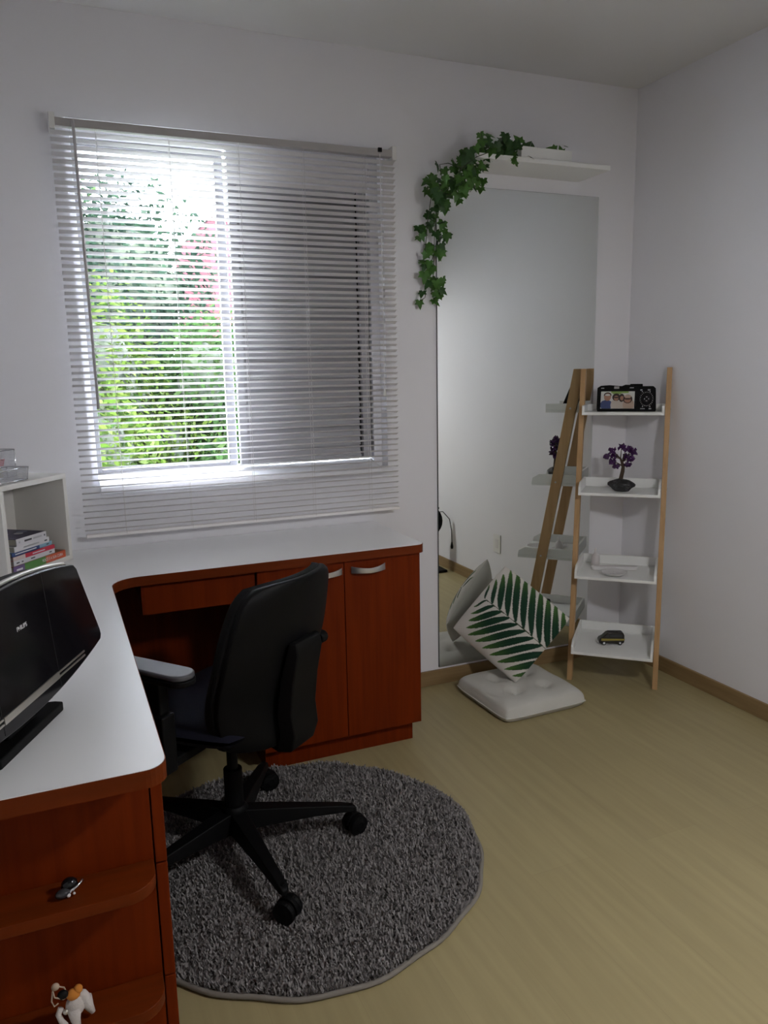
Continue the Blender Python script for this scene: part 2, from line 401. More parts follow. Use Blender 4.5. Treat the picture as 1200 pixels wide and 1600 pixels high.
cab = thing('base_cabinet', 'reddish-brown wooden cabinet with two doors under the desk end', 'cabinet', (-1.56, -.25, 0))
CX0, CX1 = -1.862, -1.276
MB().box(CX0, CX1, -.4405, -.006, .078, DZ-DT-.001).build('body', M_redwood, cab, bevel=.001)
MB().box(CX0+.01, CX1-.018, -.418, -.02, 0, .078).build('plinth', M_redwood, cab)
def bow_handle(cx, zc, parent, half=.0625, axis='x', face=-.46, bow=.024):
    hb = MB(); n = 14; pts = []
    for i in range(n+1):
        s = -1+2*i/n
        pts.append((s*half, .004+bow*(1-abs(s)**2.2), .0085+.0035*abs(s)**2))
    vs_ = []; fs = []
    for x, dpt, hh in pts:
        for (dd, h2) in ((dpt, -hh), (dpt, hh), (dpt+.004, hh), (dpt+.004, -hh)):
            if axis == 'x': vs_.append((cx+x, face-dd, zc+h2+(-.004*(1-abs(x)/half)**1)))
            else: vs_.append((face+dd, cx+x, zc+h2))
    for i in range(n):
        for k in range(4): fs.append((i*4+k, i*4+(k+1) % 4, i*4+4+(k+1) % 4, i*4+4+k))
    fs.append((0, 1, 2, 3)); fs.append((n*4, n*4+1, n*4+2, n*4+3))
    hb.add(vs_, fs)
    return hb.build('handle', M_alu, parent, smooth=False, bevel=.001)
d1 = MB().box(CX0+.001, -1.5625, -.46, -.441, .082, .716).build('door', M_redwood, cab, bevel=.001)
d2 = MB().box(-1.5600, CX1-.001, -.46, -.441, .082, .716).build('door', M_redwood, cab, bevel=.001)
bow_handle(-1.633, .685, d1); bow_handle(-1.475, .685, d2)

ud = thing('under_desk_drawer', 'slim reddish-brown drawer hung under the window side of the desk', 'drawer', (-2.04, -.24, .62))
MB().box(-2.215, -1.872, -.43, -.03, .63, DZ-DT-.001).build('drawer_box', M_redwood, ud)
MB().box(-2.222, -1.866, -.449, -.431, .617, DZ-DT-.003).build('drawer_front', M_redwood, ud, bevel=.001)
bp = MB().box(XL+.006, CX0-.002, -.022, -.006, .0, DZ-DT-.001).build('modesty_panel', M_redwood)
tag(bp, 'dark wooden back panel under the desk against the window wall', 'panel')
bp = MB().box(XL+.004, XL+.020, -1.14, -.024, .0, DZ-DT-.001).build('modesty_panel', M_redwood)
tag(bp, 'dark wooden back panel under the desk against the left wall', 'panel')

dc = thing('drawer_cabinet', 'reddish-brown drawer cabinet with rounded end shelves under the desk', 'cabinet', (-2.6, -1.4, 0))
YP = -1.612; DFX = -2.312
MB().box(XL+.006, DFX-.022, YP, -1.16, .07, DZ-DT-.001).build('body', M_redwood, dc, bevel=.001)
MB().box(XL+.02, DFX-.05, YP+.03, -1.18, 0, .07).build('plinth', M_redwood, dc)
for z0, z1 in ((.531, .714), (.312, .528), (.078, .309)):
    dr = MB().box(DFX-.020, DFX-.001, YP-.002, -1.16, z0, z1).build('drawer', M_redwood, dc, bevel=.0015)
    bow_handle(-1.39, z1-.045, dr, axis='y', face=DFX-.002, bow=.011)
for z in (.540, .321, .105):
    R = .05; x1 = DFX-.024; y0 = DYN+.012
    P = [(XL+.006, YP-.001), (x1, YP-.001)] + arc(x1-R, y0+R, R, 0, -PI/2) + [(XL+.006, y0)]
    MB().prism(P, z-.02, z).build('shelf', M_redwood_h, dc, bevel=.001)

# ------------------------------------------------------------------ wall mirror
mir = thing('wall_mirror', 'tall frameless mirror fixed to the window wall', 'mirror', (-.583, 0, .076))
MX0, MX1, MZ0, MZ1 = -.973, -.195, .076, 2.06
MB().box(MX0, MX1, -.0075, -.0005, MZ0, MZ1).build('backing', M_mirroredge, mir)
MB().box(MX0+.001, MX1-.001, -.0090, -.0076, MZ0+.001, MZ1-.001).build('glass', M_mirror, mir)

# ------------------------------------------------------------------ ladder shelf in the corner
LA = Vector((-.4484, -.2065, 0)); LTH = -.7568
LW, LL, LH, LD, LT = .375, .236, 1.34, .046, .021
lad = thing('ladder_shelf', 'pine ladder shelf with four white trays leaning into the corner', 'shelf', tuple(LA), LTH)
LM = ROOT[lad.name]
def rail(x0, lim):
    # local: x along width, y into the corner, z up; the top end is cut back along the wall it leans on
    def clip(x, y, z):
        p = LM @ Vector((x, y, z)); return p
    vs_ = []; zs = [0, .9, 1.0, 1.1, 1.2, 1.27, LH]
    for z in zs:
        for x in (x0, x0+LT):
            yf = LL*z/LH; yb = yf+LD
            ymax = lim(x)
            vs_ += [(x, yf, z), (x, max(yf+.004, min(yb, ymax)), z)]
    fs = [(0, 1, 3, 2), tuple(len(vs_)-4+k for k in (0, 2, 3, 1))]
    for i in range(len(zs)-1):
        a = i*4; c = a+4
        fs += [(a, a+2, c+2, c), (a+1, c+1, c+3, a+3), (a, c, c+1, a+1), (a+2, a+3, c+3, c+2)]
    return MB().add(vs_, fs, None)
ex, ey = math.cos(LTH), math.sin(LTH)   # local x axis in world
fx, fy = -math.sin(LTH), math.cos(LTH)  # local y axis in world
limL = lambda x: (-.0105-LA.y-x*ey)/fy
limR = lambda x: (-.0015-LA.x-x*ex)/fx
rail(0, limL).build('rail', M_pine, lad, world=False, bevel=.0015)
rail(LW-LT, limR).build('rail', M_pine, lad, world=False, bevel=.0015)
TRAYS = [1.147, .812, .462, .145]
for z in TRAYS:
    x0, x1 = LT+.0015, LW-LT-.0015; y0 = LL*z/LH-.092; y1 = .258; th = .012; rim = .052; t = .010
    tr = MB().box(x0, x1, y0, y1, z, z+th).build('tray', M_white_p, lad, world=False, bevel=.001)
    for xx in (x0, x1-t):
        P = [(y0, z+th), (y1, z+th), (y1, z+rim), (y0+.035, z+rim), (y0+.004, z+rim-.018)] if z < 1 else [(y0, z+th), (y1, z+th), (y1, z+rim-.012), (y0, z+rim-.012)]
        MB().prism(P, xx, xx+t, axis='x').build('tray_side', M_white_p, tr, world=False, bevel=.001)
    MB().box(x0+t, x1-t, y1-t, y1, z+th, z+(rim if z < 1 else rim-.012)).build('tray_back', M_white_p, tr, world=False, bevel=.001)
    for xx in (-.0015, LW-.0025):
        zz = z+.02
        MB().lathe([(.0045, 0), (.0045, .004)], 10, TR((xx, LL*zz/LH+.02, zz), ry=PI/2)).build('screw', M_steel, lad, world=False)
def ls(x, y, z): return LM @ Vector((x, y, z))

# camera shaped photo frame on the top tray
def photo_frame():
    z = TRAYS[0]+.0125
    base = ls(.196, .168, z)
    t = thing('photo_frame', 'black camera-shaped photo frame with a group picture on the top tray', 'photo frame', tuple(base), LTH)
    W, Hh, D = .236, .104, .030
    lean = math.radians(-22)
    M = Matrix.Rotation(lean, 4, 'X') @ Matrix.Diagonal((1.03, 1, 1.22, 1))
    # body outline in x,z ; stands leaning back
    P = [(-W/2+.006, 0.0), (W/2-.004, 0.0), (W/2, .012), (W/2-.004, .085), (W/2-.014, .093), (.028, .093), (.024, .098), (-.006, .099), (-.02, .094), (-W/2+.05, .098), (-W/2+.014, .096), (-W/2, .088), (-W/2+.002, .010)]
    MB().prism(P, 0, D, M, axis='y').build('body', M_black, t, world=False, bevel=.003)
    MB().box(.012, .062, .006, .024, .093, .1035, M).build('flash_hump', M_black, t, world=False, bevel=.003)
    MB().box(-W/2+.010, .040, -.0015, .0005, .006, .078, M).build('screen_bezel', M_gloss, t, world=False)
    MB().box(-.050, -.030, -.002, .0005, .083, .092, M).build('viewfinder', M_alu, t, world=False, bevel=.001)
    sc = [M_pic[k] for k in ('bg', 'leaf', 'skin', 'hair', 'blue', 'cream', 'tan')]
    b = MB()
    X0, X1, Z0, Z1 = -W/2+.017, .033, .010, .073
    def qz(k, x0, x1, z0, z1, lay):
        b.mi = k; y = -.0018-lay*.0002
        b.add([(X0+(X1-X0)*x0, y, Z0+(Z1-Z0)*z0), (X0+(X1-X0)*x1, y, Z0+(Z1-Z0)*z0), (X0+(X1-X0)*x1, y, Z0+(Z1-Z0)*z1), (X0+(X1-X0)*x0, y, Z0+(Z1-Z0)*z1)], [(0, 1, 2, 3)], M)
    def el(k, cx, cz, rx, rz, lay):
        b.mi = k; y = -.0018-lay*.0002; n = 14
        pts = []
        for i in range(n):
            a = 2*PI*i/n; u = min(1, max(0, cx+rx*math.cos(a))); v_ = min(1, max(0, cz+rz*math.sin(a)))
            pts.append((X0+(X1-X0)*u, y, Z0+(Z1-Z0)*v_))
        b.add(pts, [tuple(range(n))], M)
    qz(0, 0, 1, 0, 1, 0); qz(1, .3, .82, .9, 1, 1); qz(1, .35, .6, .84, .92, 1)
    el(4, .17, .2, .21, .30, 2); el(3, .2, .78, .115, .17, 3); el(2, .2, .66, .105, .22, 4); el(0, .2, .79, .08, .05, 5)
    el(5, .44, .2, .14, .35, 3); el(3, .46, .66, .12, .22, 4); el(2, .46, .60, .07, .15, 5); el(3, .46, .64, .085, .04, 6)
    el(5, .64, .2, .12, .33, 4); el(3, .62, .62, .085, .24, 5); el(2, .63, .60, .055, .13, 6)
    el(6, .83, .2, .17, .42, 5); el(3, .80, .55, .14, .26, 6); el(2, .80, .50, .10, .17, 7); el(3, .80, .555, .10, .045, 8); el(6, .80, .70, .11, .09, 8)
    b.build('screen_picture', sc, t, world=False, fixn=False)
    dial = Matrix(M) @ TR((.080, -.0005, .044), rx=PI/2)
    dl = MB().lathe([(.026, 0), (.026, .003), (.022, .005), (.014, .004), (.012, .005)], 24, dial).build('control_dial', M_gloss, t, world=False, smooth=False)
    b = MB()
    for k in range(24):
        a = 2*PI*k/24
        b.box(-.0006, .0006, -.0022, .0022, 0, .0015, dial @ TR((.0245*math.cos(a), .0245*math.sin(a), .003), rz=a-PI/2))
    b.build('dial_ridges', M_alu, dl, world=False)
    for (px_, pz_, ww, hh) in ((.058, .078, .008, .004), (.088, .078, .010, .005), (.062, .072, .004, .003), (.092, .072, .004, .004), (.066, .018, .004, .004), (.094, .018, .004, .004), (.066, .010, .018, .003), (.095, .010, .010, .004), (.080, .051, .006, .002), (.080, .037, .006, .002), (.072, .044, .003, .004), (.088, .044, .003, .004), (.02, .0865, .016, .003), (-.096, .0855, .012, .003)):
        MB().box(px_-ww/2, px_+ww/2, -.0062 if abs(px_-.08) < .01 and .03 < pz_ < .06 else -.0012, .0003, pz_-hh/2, pz_+hh/2, M).build('button', M_pic['grey'], t, world=False)
    MB().box(-.03, .03, D-.002, D+.028, -.0, .004, Matrix.Identity(4)).build('stand', M_black, t, world=False)
M_pic = dict(bg=mat('photo_pale', (.55, .55, .52), .3), leaf=mat('photo_green', (.22, .34, .09), .3), skin=mat('photo_skin', (.36, .19, .13), .3), hair=mat('photo_dark', (.035, .022, .02), .3),
             blue=mat('photo_blue', (.05, .07, .17), .3), cream=mat('photo_cream', (.46, .40, .35), .3), tan=mat('photo_tan', (.42, .31, .24), .3), grey=mat('button_print', (.35, .35, .36), .4))
photo_frame()

# amethyst tree on the second tray
def gem_tree():
    z = TRAYS[1]+.0125
    p = ls(.196, .125, z)
    t = thing('gem_tree', 'small purple amethyst tree on a black stone on the second tray', 'ornament', tuple(p), LTH)
    bm = bmesh.new(); bmesh.ops.create_icosphere(bm, subdivisions=3, radius=1)
    rnd = random.Random(3)
    for v in bm.verts:
        n = v.co.copy(); k = 1+.13*math.sin(5*n.x+1)+.10*math.sin(7*n.y+3*n.z)
        x, y, zz = n.x*.055*k, n.y*.036*k, n.z*.030
        if zz < 0: x *= .82; y *= .82
        v.co = (x, y, max(-.022, zz)+.0225+(0.004 if n.x < 0 and n.z > 0 else 0))
    me = bpy.data.meshes.new('stone_base'); bm.to_mesh(me); bm.free(); me.materials.append(M_stone)
    o = bpy.data.objects.new('stone_base', me); COL.objects.link(o); o.parent = t
    for q in me.polygons: q.use_smooth = False
    s = .0027
    T = lambda a, b_, d=0: ((a-.0)*1, d, b_)
    # trunk and branches, x right, z up (metres)
    b = MB(); b.tube([(-.014, 0, .030), (-.006, 0, .055), (.0, 0, .085), (.0015, 0, .105), (-.004, .0, .125), (-.012, .002, .142)], [.0105, .0085, .008, .007, .006, .004], 8)
    b.build('trunk', M_trunk, t, world=False, smooth=True)
    tips = [(-.072, .148, .004), (-.046, .172, -.006), (-.038, .150, .010), (-.043, .126, -.008), (-.028, .108, .006), (-.008, .188, .004), (.014, .183, -.008), (.032, .172, .006), (.044, .170, -.003), (.012, .148, .008), (.030, .140, -.006), (.020, .110, .004)]
    for i, (x, zz, d) in enumerate(tips):
        b = MB(); st = (-.001, 0, .108) if zz < .13 else ((-.010, .001, .138) if x < 0 else (-.003, 0, .124))
        b.tube([st, ((st[0]+x)/2, d*.6, (st[2]+zz)/2+.004), (x, d, zz)], [.0026, .0018, .001], 5)
        br = b.build('branch', M_trunk, t, world=False, smooth=True)
        b = MB(); r0 = random.Random(i+10)
        for k in range(11):
            c = Vector((x+r0.uniform(-.011, .011), d+r0.uniform(-.010, .010), zz+r0.uniform(-.009, .009)))
            Mx = TR(c, r0.uniform(0, 6), r0.uniform(0, 6), r0.uniform(0, 6)) @ Matrix.Diagonal((.0115, .0078, .0068, 1))
            b.add([(1, 0, 0), (-1, 0, 0), (0, 1, 0), (0, -1, 0), (.2, 0, 1), (0, .1, -1)], [(0, 2, 4), (2, 1, 4), (1, 3, 4), (3, 0, 4), (2, 0, 5), (1, 2, 5), (3, 1, 5), (0, 3, 5)], Mx)
        b.build('gem_cluster', M_amethyst, br, world=False)
gem_tree()

# third tray: bottle, incense holder, dish
zt = TRAYS[2]+.0125
p = ls(.092, .170, zt)
bt = thing('glass_bottle', 'small frosted bottle with a narrow neck on the third tray', 'bottle', tuple(p))
MB().lathe([(.012, 0), (.0175, .003), (.018, .035), (.017, .052), (.0085, .062), (.007, .066)], 20, TR(tuple(p))).build('body', M_frost, bt, smooth=True)
MB().lathe([(.007, .066), (.0075, .068), (.0045, .082), (.002, .088)], 14, TR(tuple(p))).build('dropper_cap', M_ceramic, bt, smooth=True)
p = ls(.175, .145, zt)
hd = thing('incense_holder', 'long narrow white ceramic holder lying on the third tray', 'holder', tuple(p), LTH+.22)
P = []
for i in range(13): P.append((.087+.012*math.cos(-PI/2+PI*i/12), .0145*math.sin(-PI/2+PI*i/12)))
for i in range(13): P.append((-.085+.014*math.cos(PI/2+PI*i/12), .017*math.sin(PI/2+PI*i/12)))
MB().prism(P, 0, .016).build('body', M_ceramic, hd, world=False, bevel=.003, seg=3)
MB().prism([(x*.86, y*.55) for x, y in P], .016, .0168).build('groove', M_frost, hd, world=False)
p = ls(.180, .052, zt)
ds = thing('dish', 'small round white dish with grey pattern on the third tray', 'dish', tuple(p))
MB().lathe([(.028, 0), (.040, .004), (.053, .013), (.054, .015), (.051, .0145), (.038, .007), (.0, .006)], 32, TR(tuple(p))).build('plate', M_ceramic, ds, smooth=True)
b = MB(); r0 = random.Random(5)
for k in range(9):
    a = r0.uniform(0, 6.28); rr = r0.uniform(.008, .03); q = TR((p.x+rr*math.cos(a), p.y+rr*math.sin(a), p.z+.0068), rz=r0.uniform(0, 6))
    b.add([(-.007, 0, .0004), (0, -.003, .0004), (.007, 0, .0004), (0, .003, .0004)], [(0, 1, 2, 3)], q)
b.build('pattern', M_steel, ds, fixn=False)

# toy van on the lowest tray
zt = TRAYS[3]+.0125
p = ls(.176, .078, zt)
vn = thing('toy_van', 'small dark toy van with a gold stripe on the lowest tray', 'toy', tuple(p), LTH+.30)
P = [(-.054, .008), (.050, .008), (.053, .014), (.053, .042), (.049, .052), (.043, .0555), (-.012, .0555), (-.022, .052), (-.038, .036), (-.052, .029), (-.056, .020)]
bd = MB().prism([(a*1.0, c) for a, c in P], -.019, .019, axis='y').build('body', M_van, vn, world=False, bevel=.003, seg=3)
MB().prism([(-.046, .0195), (.0535, .0215), (.0535, .0285), (-.01, .0290), (-.046, .0300)], -.0196, .0196, axis='y').build('stripe', M_gold, vn, world=False)
MB().prism([(-.033, .036), (-.020, .048), (-.013, .048), (-.013, .036)], -.0196, .0196, axis='y').build('cab_window', M_glassdark, vn, world=False)
MB().prism([(-.009, .036), (-.009, .048), (.044, .048), (.044, .036)], -.0195, .0195, axis='y').build('side_window', M_glassdark, vn, world=False)
for x in (-.034, .034):
    for s in (-1, 1):
        wv = MB().lathe([(.0095, -.003), (.0095, .003)], 16, TR((x, s*.0175, .0096), rx=PI/2)).build('wheel', M_wheelrub, vn, world=False)
        MB().lathe([(.0048, -.0034), (.0048, .0034)], 12, TR((x, s*.0178, .0096), rx=PI/2)).build('hubcap', M_chrome, wv, world=False)

# ------------------------------------------------------------------ wall shelf, planter, ivy
sh = MB().box(-.905, -.297, -.205, -.0005, 2.115, 2.133).build('wall_shelf', M_white_p, None, bevel=.002)
tag(sh, 'white floating wall shelf above the mirror', 'shelf')
pl = thing('planter_box', 'small white rectangular planter on the wall shelf', 'planter', (-.62, -.13, 2.133))
b = MB(); x0, x1, y0, y1, z0, z1 = -.70, -.468, -.185, -.085, 2.1332, 2.178
b.box(x0, x1, y0, y0+.006, z0, z1); b.box(x0, x1, y1-.006, y1, z0, z1); b.box(x0, x0+.006, y0+.006, y1-.006, z0, z1); b.box(x1-.006, x1, y0+.006, y1-.006, z0, z1); b.box(x0+.006, x1-.006, y0+.006, y1-.006, z0, z0+.006)
b.build('box', M_white_p, pl, bevel=.001)
MB().box(x0+.007, x1-.007, y0+.007, y1-.007, z0+.007, z1-.012).build('soil', M_bark, pl)

def ivy_leaf_mesh(name, m):
    out = [(0, -.10), (.16, -.28), (.50, -.22), (.42, .02), (.62, .30), (.28, .34), (.20, .60), (0, 1.0), (-.20, .60), (-.28, .34), (-.62, .30), (-.42, .02), (-.50, -.22), (-.16, -.28)]
    vs_ = [(0, .12, .03)]
    for x, y in out: vs_.append((x, y, -.16*(x*x)-.10*max(0, y-.3)**2))
    fs = [(0, i+1, (i+1) % len(out)+1) for i in range(len(out))]
    me = bpy.data.meshes.new(name); me.from_pydata(vs_, [], fs); me.materials.append(m); me.update(); return me
IVM = [ivy_leaf_mesh('leaf_light', M_ivy), ivy_leaf_mesh('leaf_dark', M_ivy2)]
ivy = thing('ivy', 'green trailing ivy spilling from the planter down beside the mirror', 'plant', (-.75, -.12, 2.15))
IV0 = Vector((-.75, -.12, 2.15))
rnd = random.Random(21)
def stem(pts):
    b = MB(); b.tube(pts, .0016, 5); return b.build('stem', M_ivystem, ivy, smooth=True)
pathpx = [(862, 238, -.13), (835, 238, -.14), (800, 232, -.17), (770, 236, -.20), (745, 245, -.21), (722, 262, -.20), (705, 285, -.15), (692, 305, -.10), (683, 330, -.06), (679, 360, -.045), (678, 395, -.04), (677, 430, -.04), (674, 460, -.04)]
path = [at(x, y, 1, d) for x, y, d in pathpx]
stem(path)
stem([path[3], at(752, 222, 1, -.20), at(752, 206, 1, -.20)])
stem([path[5], at(700, 255, 1, -.17), at(687, 257, 1, -.15), at(692, 290, 1, -.12)])
stem([path[6], at(675, 300, 1, -.06), at(668, 345, 1, -.05), at(664, 400, 1, -.04)])
stem([path[7], at(720, 300, 1, -.16), at(735, 300, 1, -.16), at(728, 270, 1, -.18)])
stem([path[10], at(668, 430, 1, -.035), at(664, 465, 1, -.03), at(657, 470, 1, -.03)])
spots = []
def cl(x, y, rx, ry, n, d0, d1, s0=.030, s1=.042):
    for _ in range(n):
        a = rnd.uniform(0, 6.283); r = math.sqrt(rnd.random())
        spots.append((x+rx*r*math.cos(a), y+ry*r*math.sin(a), rnd.uniform(d0, d1), rnd.uniform(s0, s1)))
cl(790, 232, 24, 14, 26, -.21, -.14); cl(762, 236, 20, 14, 18, -.22, -.15); cl(738, 255, 22, 20, 24, -.23, -.14); cl(718, 275, 24, 26, 30, -.22, -.10)
cl(700, 300, 24, 24, 24, -.18, -.07); cl(745, 285, 12, 16, 9, -.22, -.16); cl(678, 292, 12, 16, 10, -.10, -.04); cl(690, 318, 14, 14, 10, -.12, -.05)
cl(676, 345, 8, 10, 5, -.06, -.03); cl(664, 368, 12, 14, 6, -.06, -.02); cl(692, 364, 11, 18, 6, -.07, -.03); cl(666, 392, 13, 10, 5, -.06, -.02); cl(688, 394, 9, 12, 5, -.06, -.03)
cl(670, 416, 9, 12, 5, -.06, -.02); cl(670, 440, 13, 12, 6, -.06, -.02); cl(688, 450, 10, 12, 5, -.06, -.02); cl(682, 466, 8, 8, 3, -.06, -.02)
spots += [(659, 460, -.04, .032), (656, 476, -.03, .034), (665, 300, -.04, .034), (684, 262, -.15, .036), (664, 285, -.05, .032), (766, 212, -.19, .036), (789, 215, -.17, .038), (809, 218, -.16, .038), (824, 228, -.15, .045), (832, 231, -.15, .034), (843, 236, -.14, .03),
          (861, 232, -.13, .036), (868, 233, -.13, .030), (876, 234, -.13, .030), (883, 228, -.13, .026), (752, 214, -.20, .03), (830, 246, -.20, .026), (805, 250, -.21, .036)]
nrmc = Vector((-.25, -.85, .35))
for i, (x, y, d, s) in enumerate(spots):
    p = at(x, y, 1, d)
    me = IVM[0 if rnd.random() < .55 and x < 770 or rnd.random() < .25 else 1]
    o = bpy.data.objects.new('leaf', me); COL.objects.link(o); o.parent = ivy
    z = (nrmc + Vector((rnd.gauss(0, .45), rnd.gauss(0, .3), rnd.gauss(0, .45)))).normalized()
    if z.y > -.2: z.y = -.3; z.normalize()
    upv = Vector((rnd.gauss(0, .7), 0, -1 if x < 800 else .8)); yv = (upv - z*upv.dot(z)).normalized(); xv = yv.cross(z)
    Mx = Matrix(((xv.x, yv.x, z.x, 0), (xv.y, yv.y, z.y, 0), (xv.z, yv.z, z.z, 0), (0, 0, 0, 1)))
    ctr = p - yv*s*.35
    o.matrix_basis = Matrix.Translation(ctr-IV0) @ Mx @ Matrix.Diagonal((s, s, s, 1))

# ------------------------------------------------------------------ floor cushion and palm pillow
def soft_grid(n, fun):
    vs_ = []; fs = []
    for side in (1, -1):
        b = len(vs_)
        for j in range(n+1):
            for i in range(n+1): vs_.append(fun(i/n, j/n, side))
        for j in range(n):
            for i in range(n):
                q = (b+j*(n+1)+i, b+j*(n+1)+i+1, b+(j+1)*(n+1)+i+1, b+(j+1)*(n+1)+i)
                fs.append(q if side > 0 else q[::-1])
    return vs_, fs
cu = thing('floor_cushion', 'cream tufted square floor cushion lying before the mirror', 'cushion', (-.735, -.275, 0), math.radians(2))
tufts = [(.32, .32), (.68, .32), (.32, .68), (.68, .68)]
def cf(u, v, s):
    x, y = 2*u-1, 2*v-1
    a, b_ = abs(x), abs(y)
    e = (1-a**7)**.33*(1-b_**7)**.33 if a < 1 and b_ < 1 else 0
    k = 1-.02*(1-y*y)*a**3 - .06*(a*b_)**4
    k2 = 1-.02*(1-x*x)*b_**3 - .06*(a*b_)**4
    dd = sum(math.exp(-(((u-p)**2+(v-q)**2)/.006)) for p, q in tufts)
    h = .054*e - (.020*dd if s > 0 else 0)
    h += .0025*math.sin(9*x+2)*math.sin(7*y) * (e if s > 0 else 0)
    z = .019 + (h if s > 0 else -.0185*min(1, e*1.5))
    return (x*.202*k, y*.198*k2, z)
vs_, fs = soft_grid(48, cf)
MB().add(vs_, fs).build('cushion_body', M_cushion, cu, smooth=True, world=False)
b = MB(); ring = []
for t in range(96):
    q = t/96*4; k = int(q); f = q-k
    u, v = [(f, 0), (1, f), (1-f, 1), (0, 1-f)][k]
    ring.append(cf(u, v, 1))
ring.append(ring[0]); b.tube(ring, .0028, 6, cap=False); b.build('piping', M_cushion, cu, world=False, smooth=True)
for p, q in tufts:
    x, y, z = cf(p, q, 1); MB().ball((x, y, z+.001), .007, sc=(1, 1, .4)).build('tuft_button', M_cushion, cu, world=False, smooth=True)

Bc = Vector((-.760, -.282, .073)); Tc = Vector((-.692, -.085, .510))
tv = (Tc-Bc).normalized(); diag = (Tc-Bc).length
hv = Vector((.76, -.65, 0)); hv = (hv-tv*hv.dot(tv)).normalized(); nv = hv.cross(tv)   # nv faces the room
if nv.y > 0: nv = -nv
Mc = (Bc+Tc)/2
# square axes: u from the upper-left edge to the lower-right edge, v from the lower-left edge to the upper-right edge
uv_ = (hv-tv)/math.sqrt(2); vv_ = (hv+tv)/math.sqrt(2); side = diag/math.sqrt(2)*1.03
pil = thing('palm_pillow', 'white throw pillow with green palm leaf print standing on one corner', 'pillow', tuple(Bc))
def pf(u, v, s):
    x, y = 2*u-1, 2*v-1
    e = max(0, (1-x*x)*(1-y*y))**.55
    kx = 1+.005*(1-y*y)*abs(x)**2-.02*(x*y)**6; ky = 1+.005*(1-x*x)*abs(y)**2-.02*(x*y)**6
    return Mc + uv_*(x*side/2*kx) + vv_*(y*side/2*ky) + nv*(s*.062*e)
NP = 150
def leaf_col(u, v):
    bgc = (.60, .57, .53)
    # midrib
    mid = .52 + .03*math.sin(u*2.4)
    if u > .12 and abs(v-mid) < .0045: return (.045, .06, .03)
    best = None
    for sgn in (1, -1):
        for k in range(13):
            u0 = .10+.118*k + (.03 if sgn < 0 else 0)      # base on the midrib
            length = (.66 if sgn > 0 else .62)*min(1, .28+.20*k)
            bx, by = u0, .52+.03*math.sin(min(1.2, u0)*2.4)
            dv = (v-by)*sgn
            if dv < 0: continue
            ca, sa = math.cos(.80), math.sin(.80)
            lx = -(u-bx)*ca + dv*sa; ly = (u-bx)*sa + dv*ca   # along and across the leaflet
            if lx < 0 or lx > length: continue
            t = lx/length
            ly -= .055*math.sin(PI*t*.5)**2
            wd = .040*min(1, length/.45)*math.sin(PI*t**.85)**.62
            if abs(ly) < wd:
                if abs(ly) > wd*.90: c = (.010, .022, .012)
                else:
                    f = max(0, (t-.45)/.55)**1.8; g = .5+.35*math.sin(ly*520)+.25*math.sin(ly*190+k)
                    dk = (.012, .044, .024); lt = (.085, .19, .035)
                    c = tuple((a*(1-f)+b_*f)*(.75+.4*g) for a, b_ in zip(dk, lt))
                best = c
    return best or bgc
vs_, fs = soft_grid(NP, pf)
mb = MB(); mb.add(vs_, fs)
m = bpy.data.materials.new('palm_print_cotton'); m.use_nodes = True
nt = m.node_tree; at_ = nt.nodes.new('ShaderNodeVertexColor'); at_.layer_name = 'print'
nt.links.new(at_.outputs[0], nt.nodes['Principled BSDF'].inputs['Base Color']); nt.nodes['Principled BSDF'].inputs['Roughness'].default_value = .9
nt.nodes['Principled BSDF'].inputs['Specular IOR Level'].default_value = .2
po = mb.build('pillow_cover', m, pil, smooth=True, fixn=True)
ca_ = po.data.color_attributes.new('print', 'FLOAT_COLOR', 'POINT')
cols = np.ones(((NP+1)**2*2, 4), dtype=np.float32); cols[:, :3] = (.56, .53, .49)
for j in range(NP+1):
    for i in range(NP+1):
        cols[j*(NP+1)+i, :3] = leaf_col(i/NP, j/NP)
if len(po.data.vertices) == len(cols): ca_.data.foreach_set('color', cols.ravel())

# ------------------------------------------------------------------ round rug
rug = thing('round_rug', 'round grey shaggy rug under the office chair', 'rug', (-1.889, -.938, 0))
RC = Vector((-1.889, -.938, 0)); RR = .513
def rugr(a): return RR*(1+.012*math.sin(3*a+1)+.008*math.sin(7*a+.5)+.010*math.sin(13*a)*max(0, math.sin(a+.3))+.006*math.sin(17*a+2))
M_rug = mat('rug_backing', (.16, .145, .14), .95)
M_pile = mat('rug_pile', (.2, .18, .17), .95, spec=.1, var=[(.235, .218, .215), (.305, .288, .285), (.27, .252, .25), (.13, .118, .116)])
M_bind = mat('rug_binding', (.21, .19, .165), .9)
NA = 120
b = MB()
cv = [(0, 0, .008)]; fs = []
for k in range(NA):
    a = 2*PI*k/NA; r = rugr(a); cv.append((r*math.cos(a), r*math.sin(a), .008))
for k in range(NA): cv.append((cv[1+k][0], cv[1+k][1], .0005))
for k in range(NA):
    fs.append((0, 1+k, 1+(k+1) % NA)); fs.append((1+k, 1+NA+k, 1+NA+(k+1) % NA, 1+(k+1) % NA))
fs.append(tuple(1+NA+k for k in range(NA))[::-1])
b.add(cv, fs); b.build('backing', M_rug, rug, world=False)
b = MB(); ring = [(rugr(2*PI*k/NA)*math.cos(2*PI*k/NA), rugr(2*PI*k/NA)*math.sin(2*PI*k/NA), .0075) for k in range(NA)]; ring.append(ring[0])
b.tube(ring, .0065, 6, cap=False); b.build('binding', M_bind, rug, world=False, smooth=True)
rs = np.random.RandomState(4); NB = 60000
aa = rs.uniform(0, 2*PI, NB); rr = np.sqrt(rs.uniform(0, 1, NB))
R_ = np.array([rugr(a) for a in aa])*rr*.99
bx, by = R_*np.cos(aa), R_*np.sin(aa)
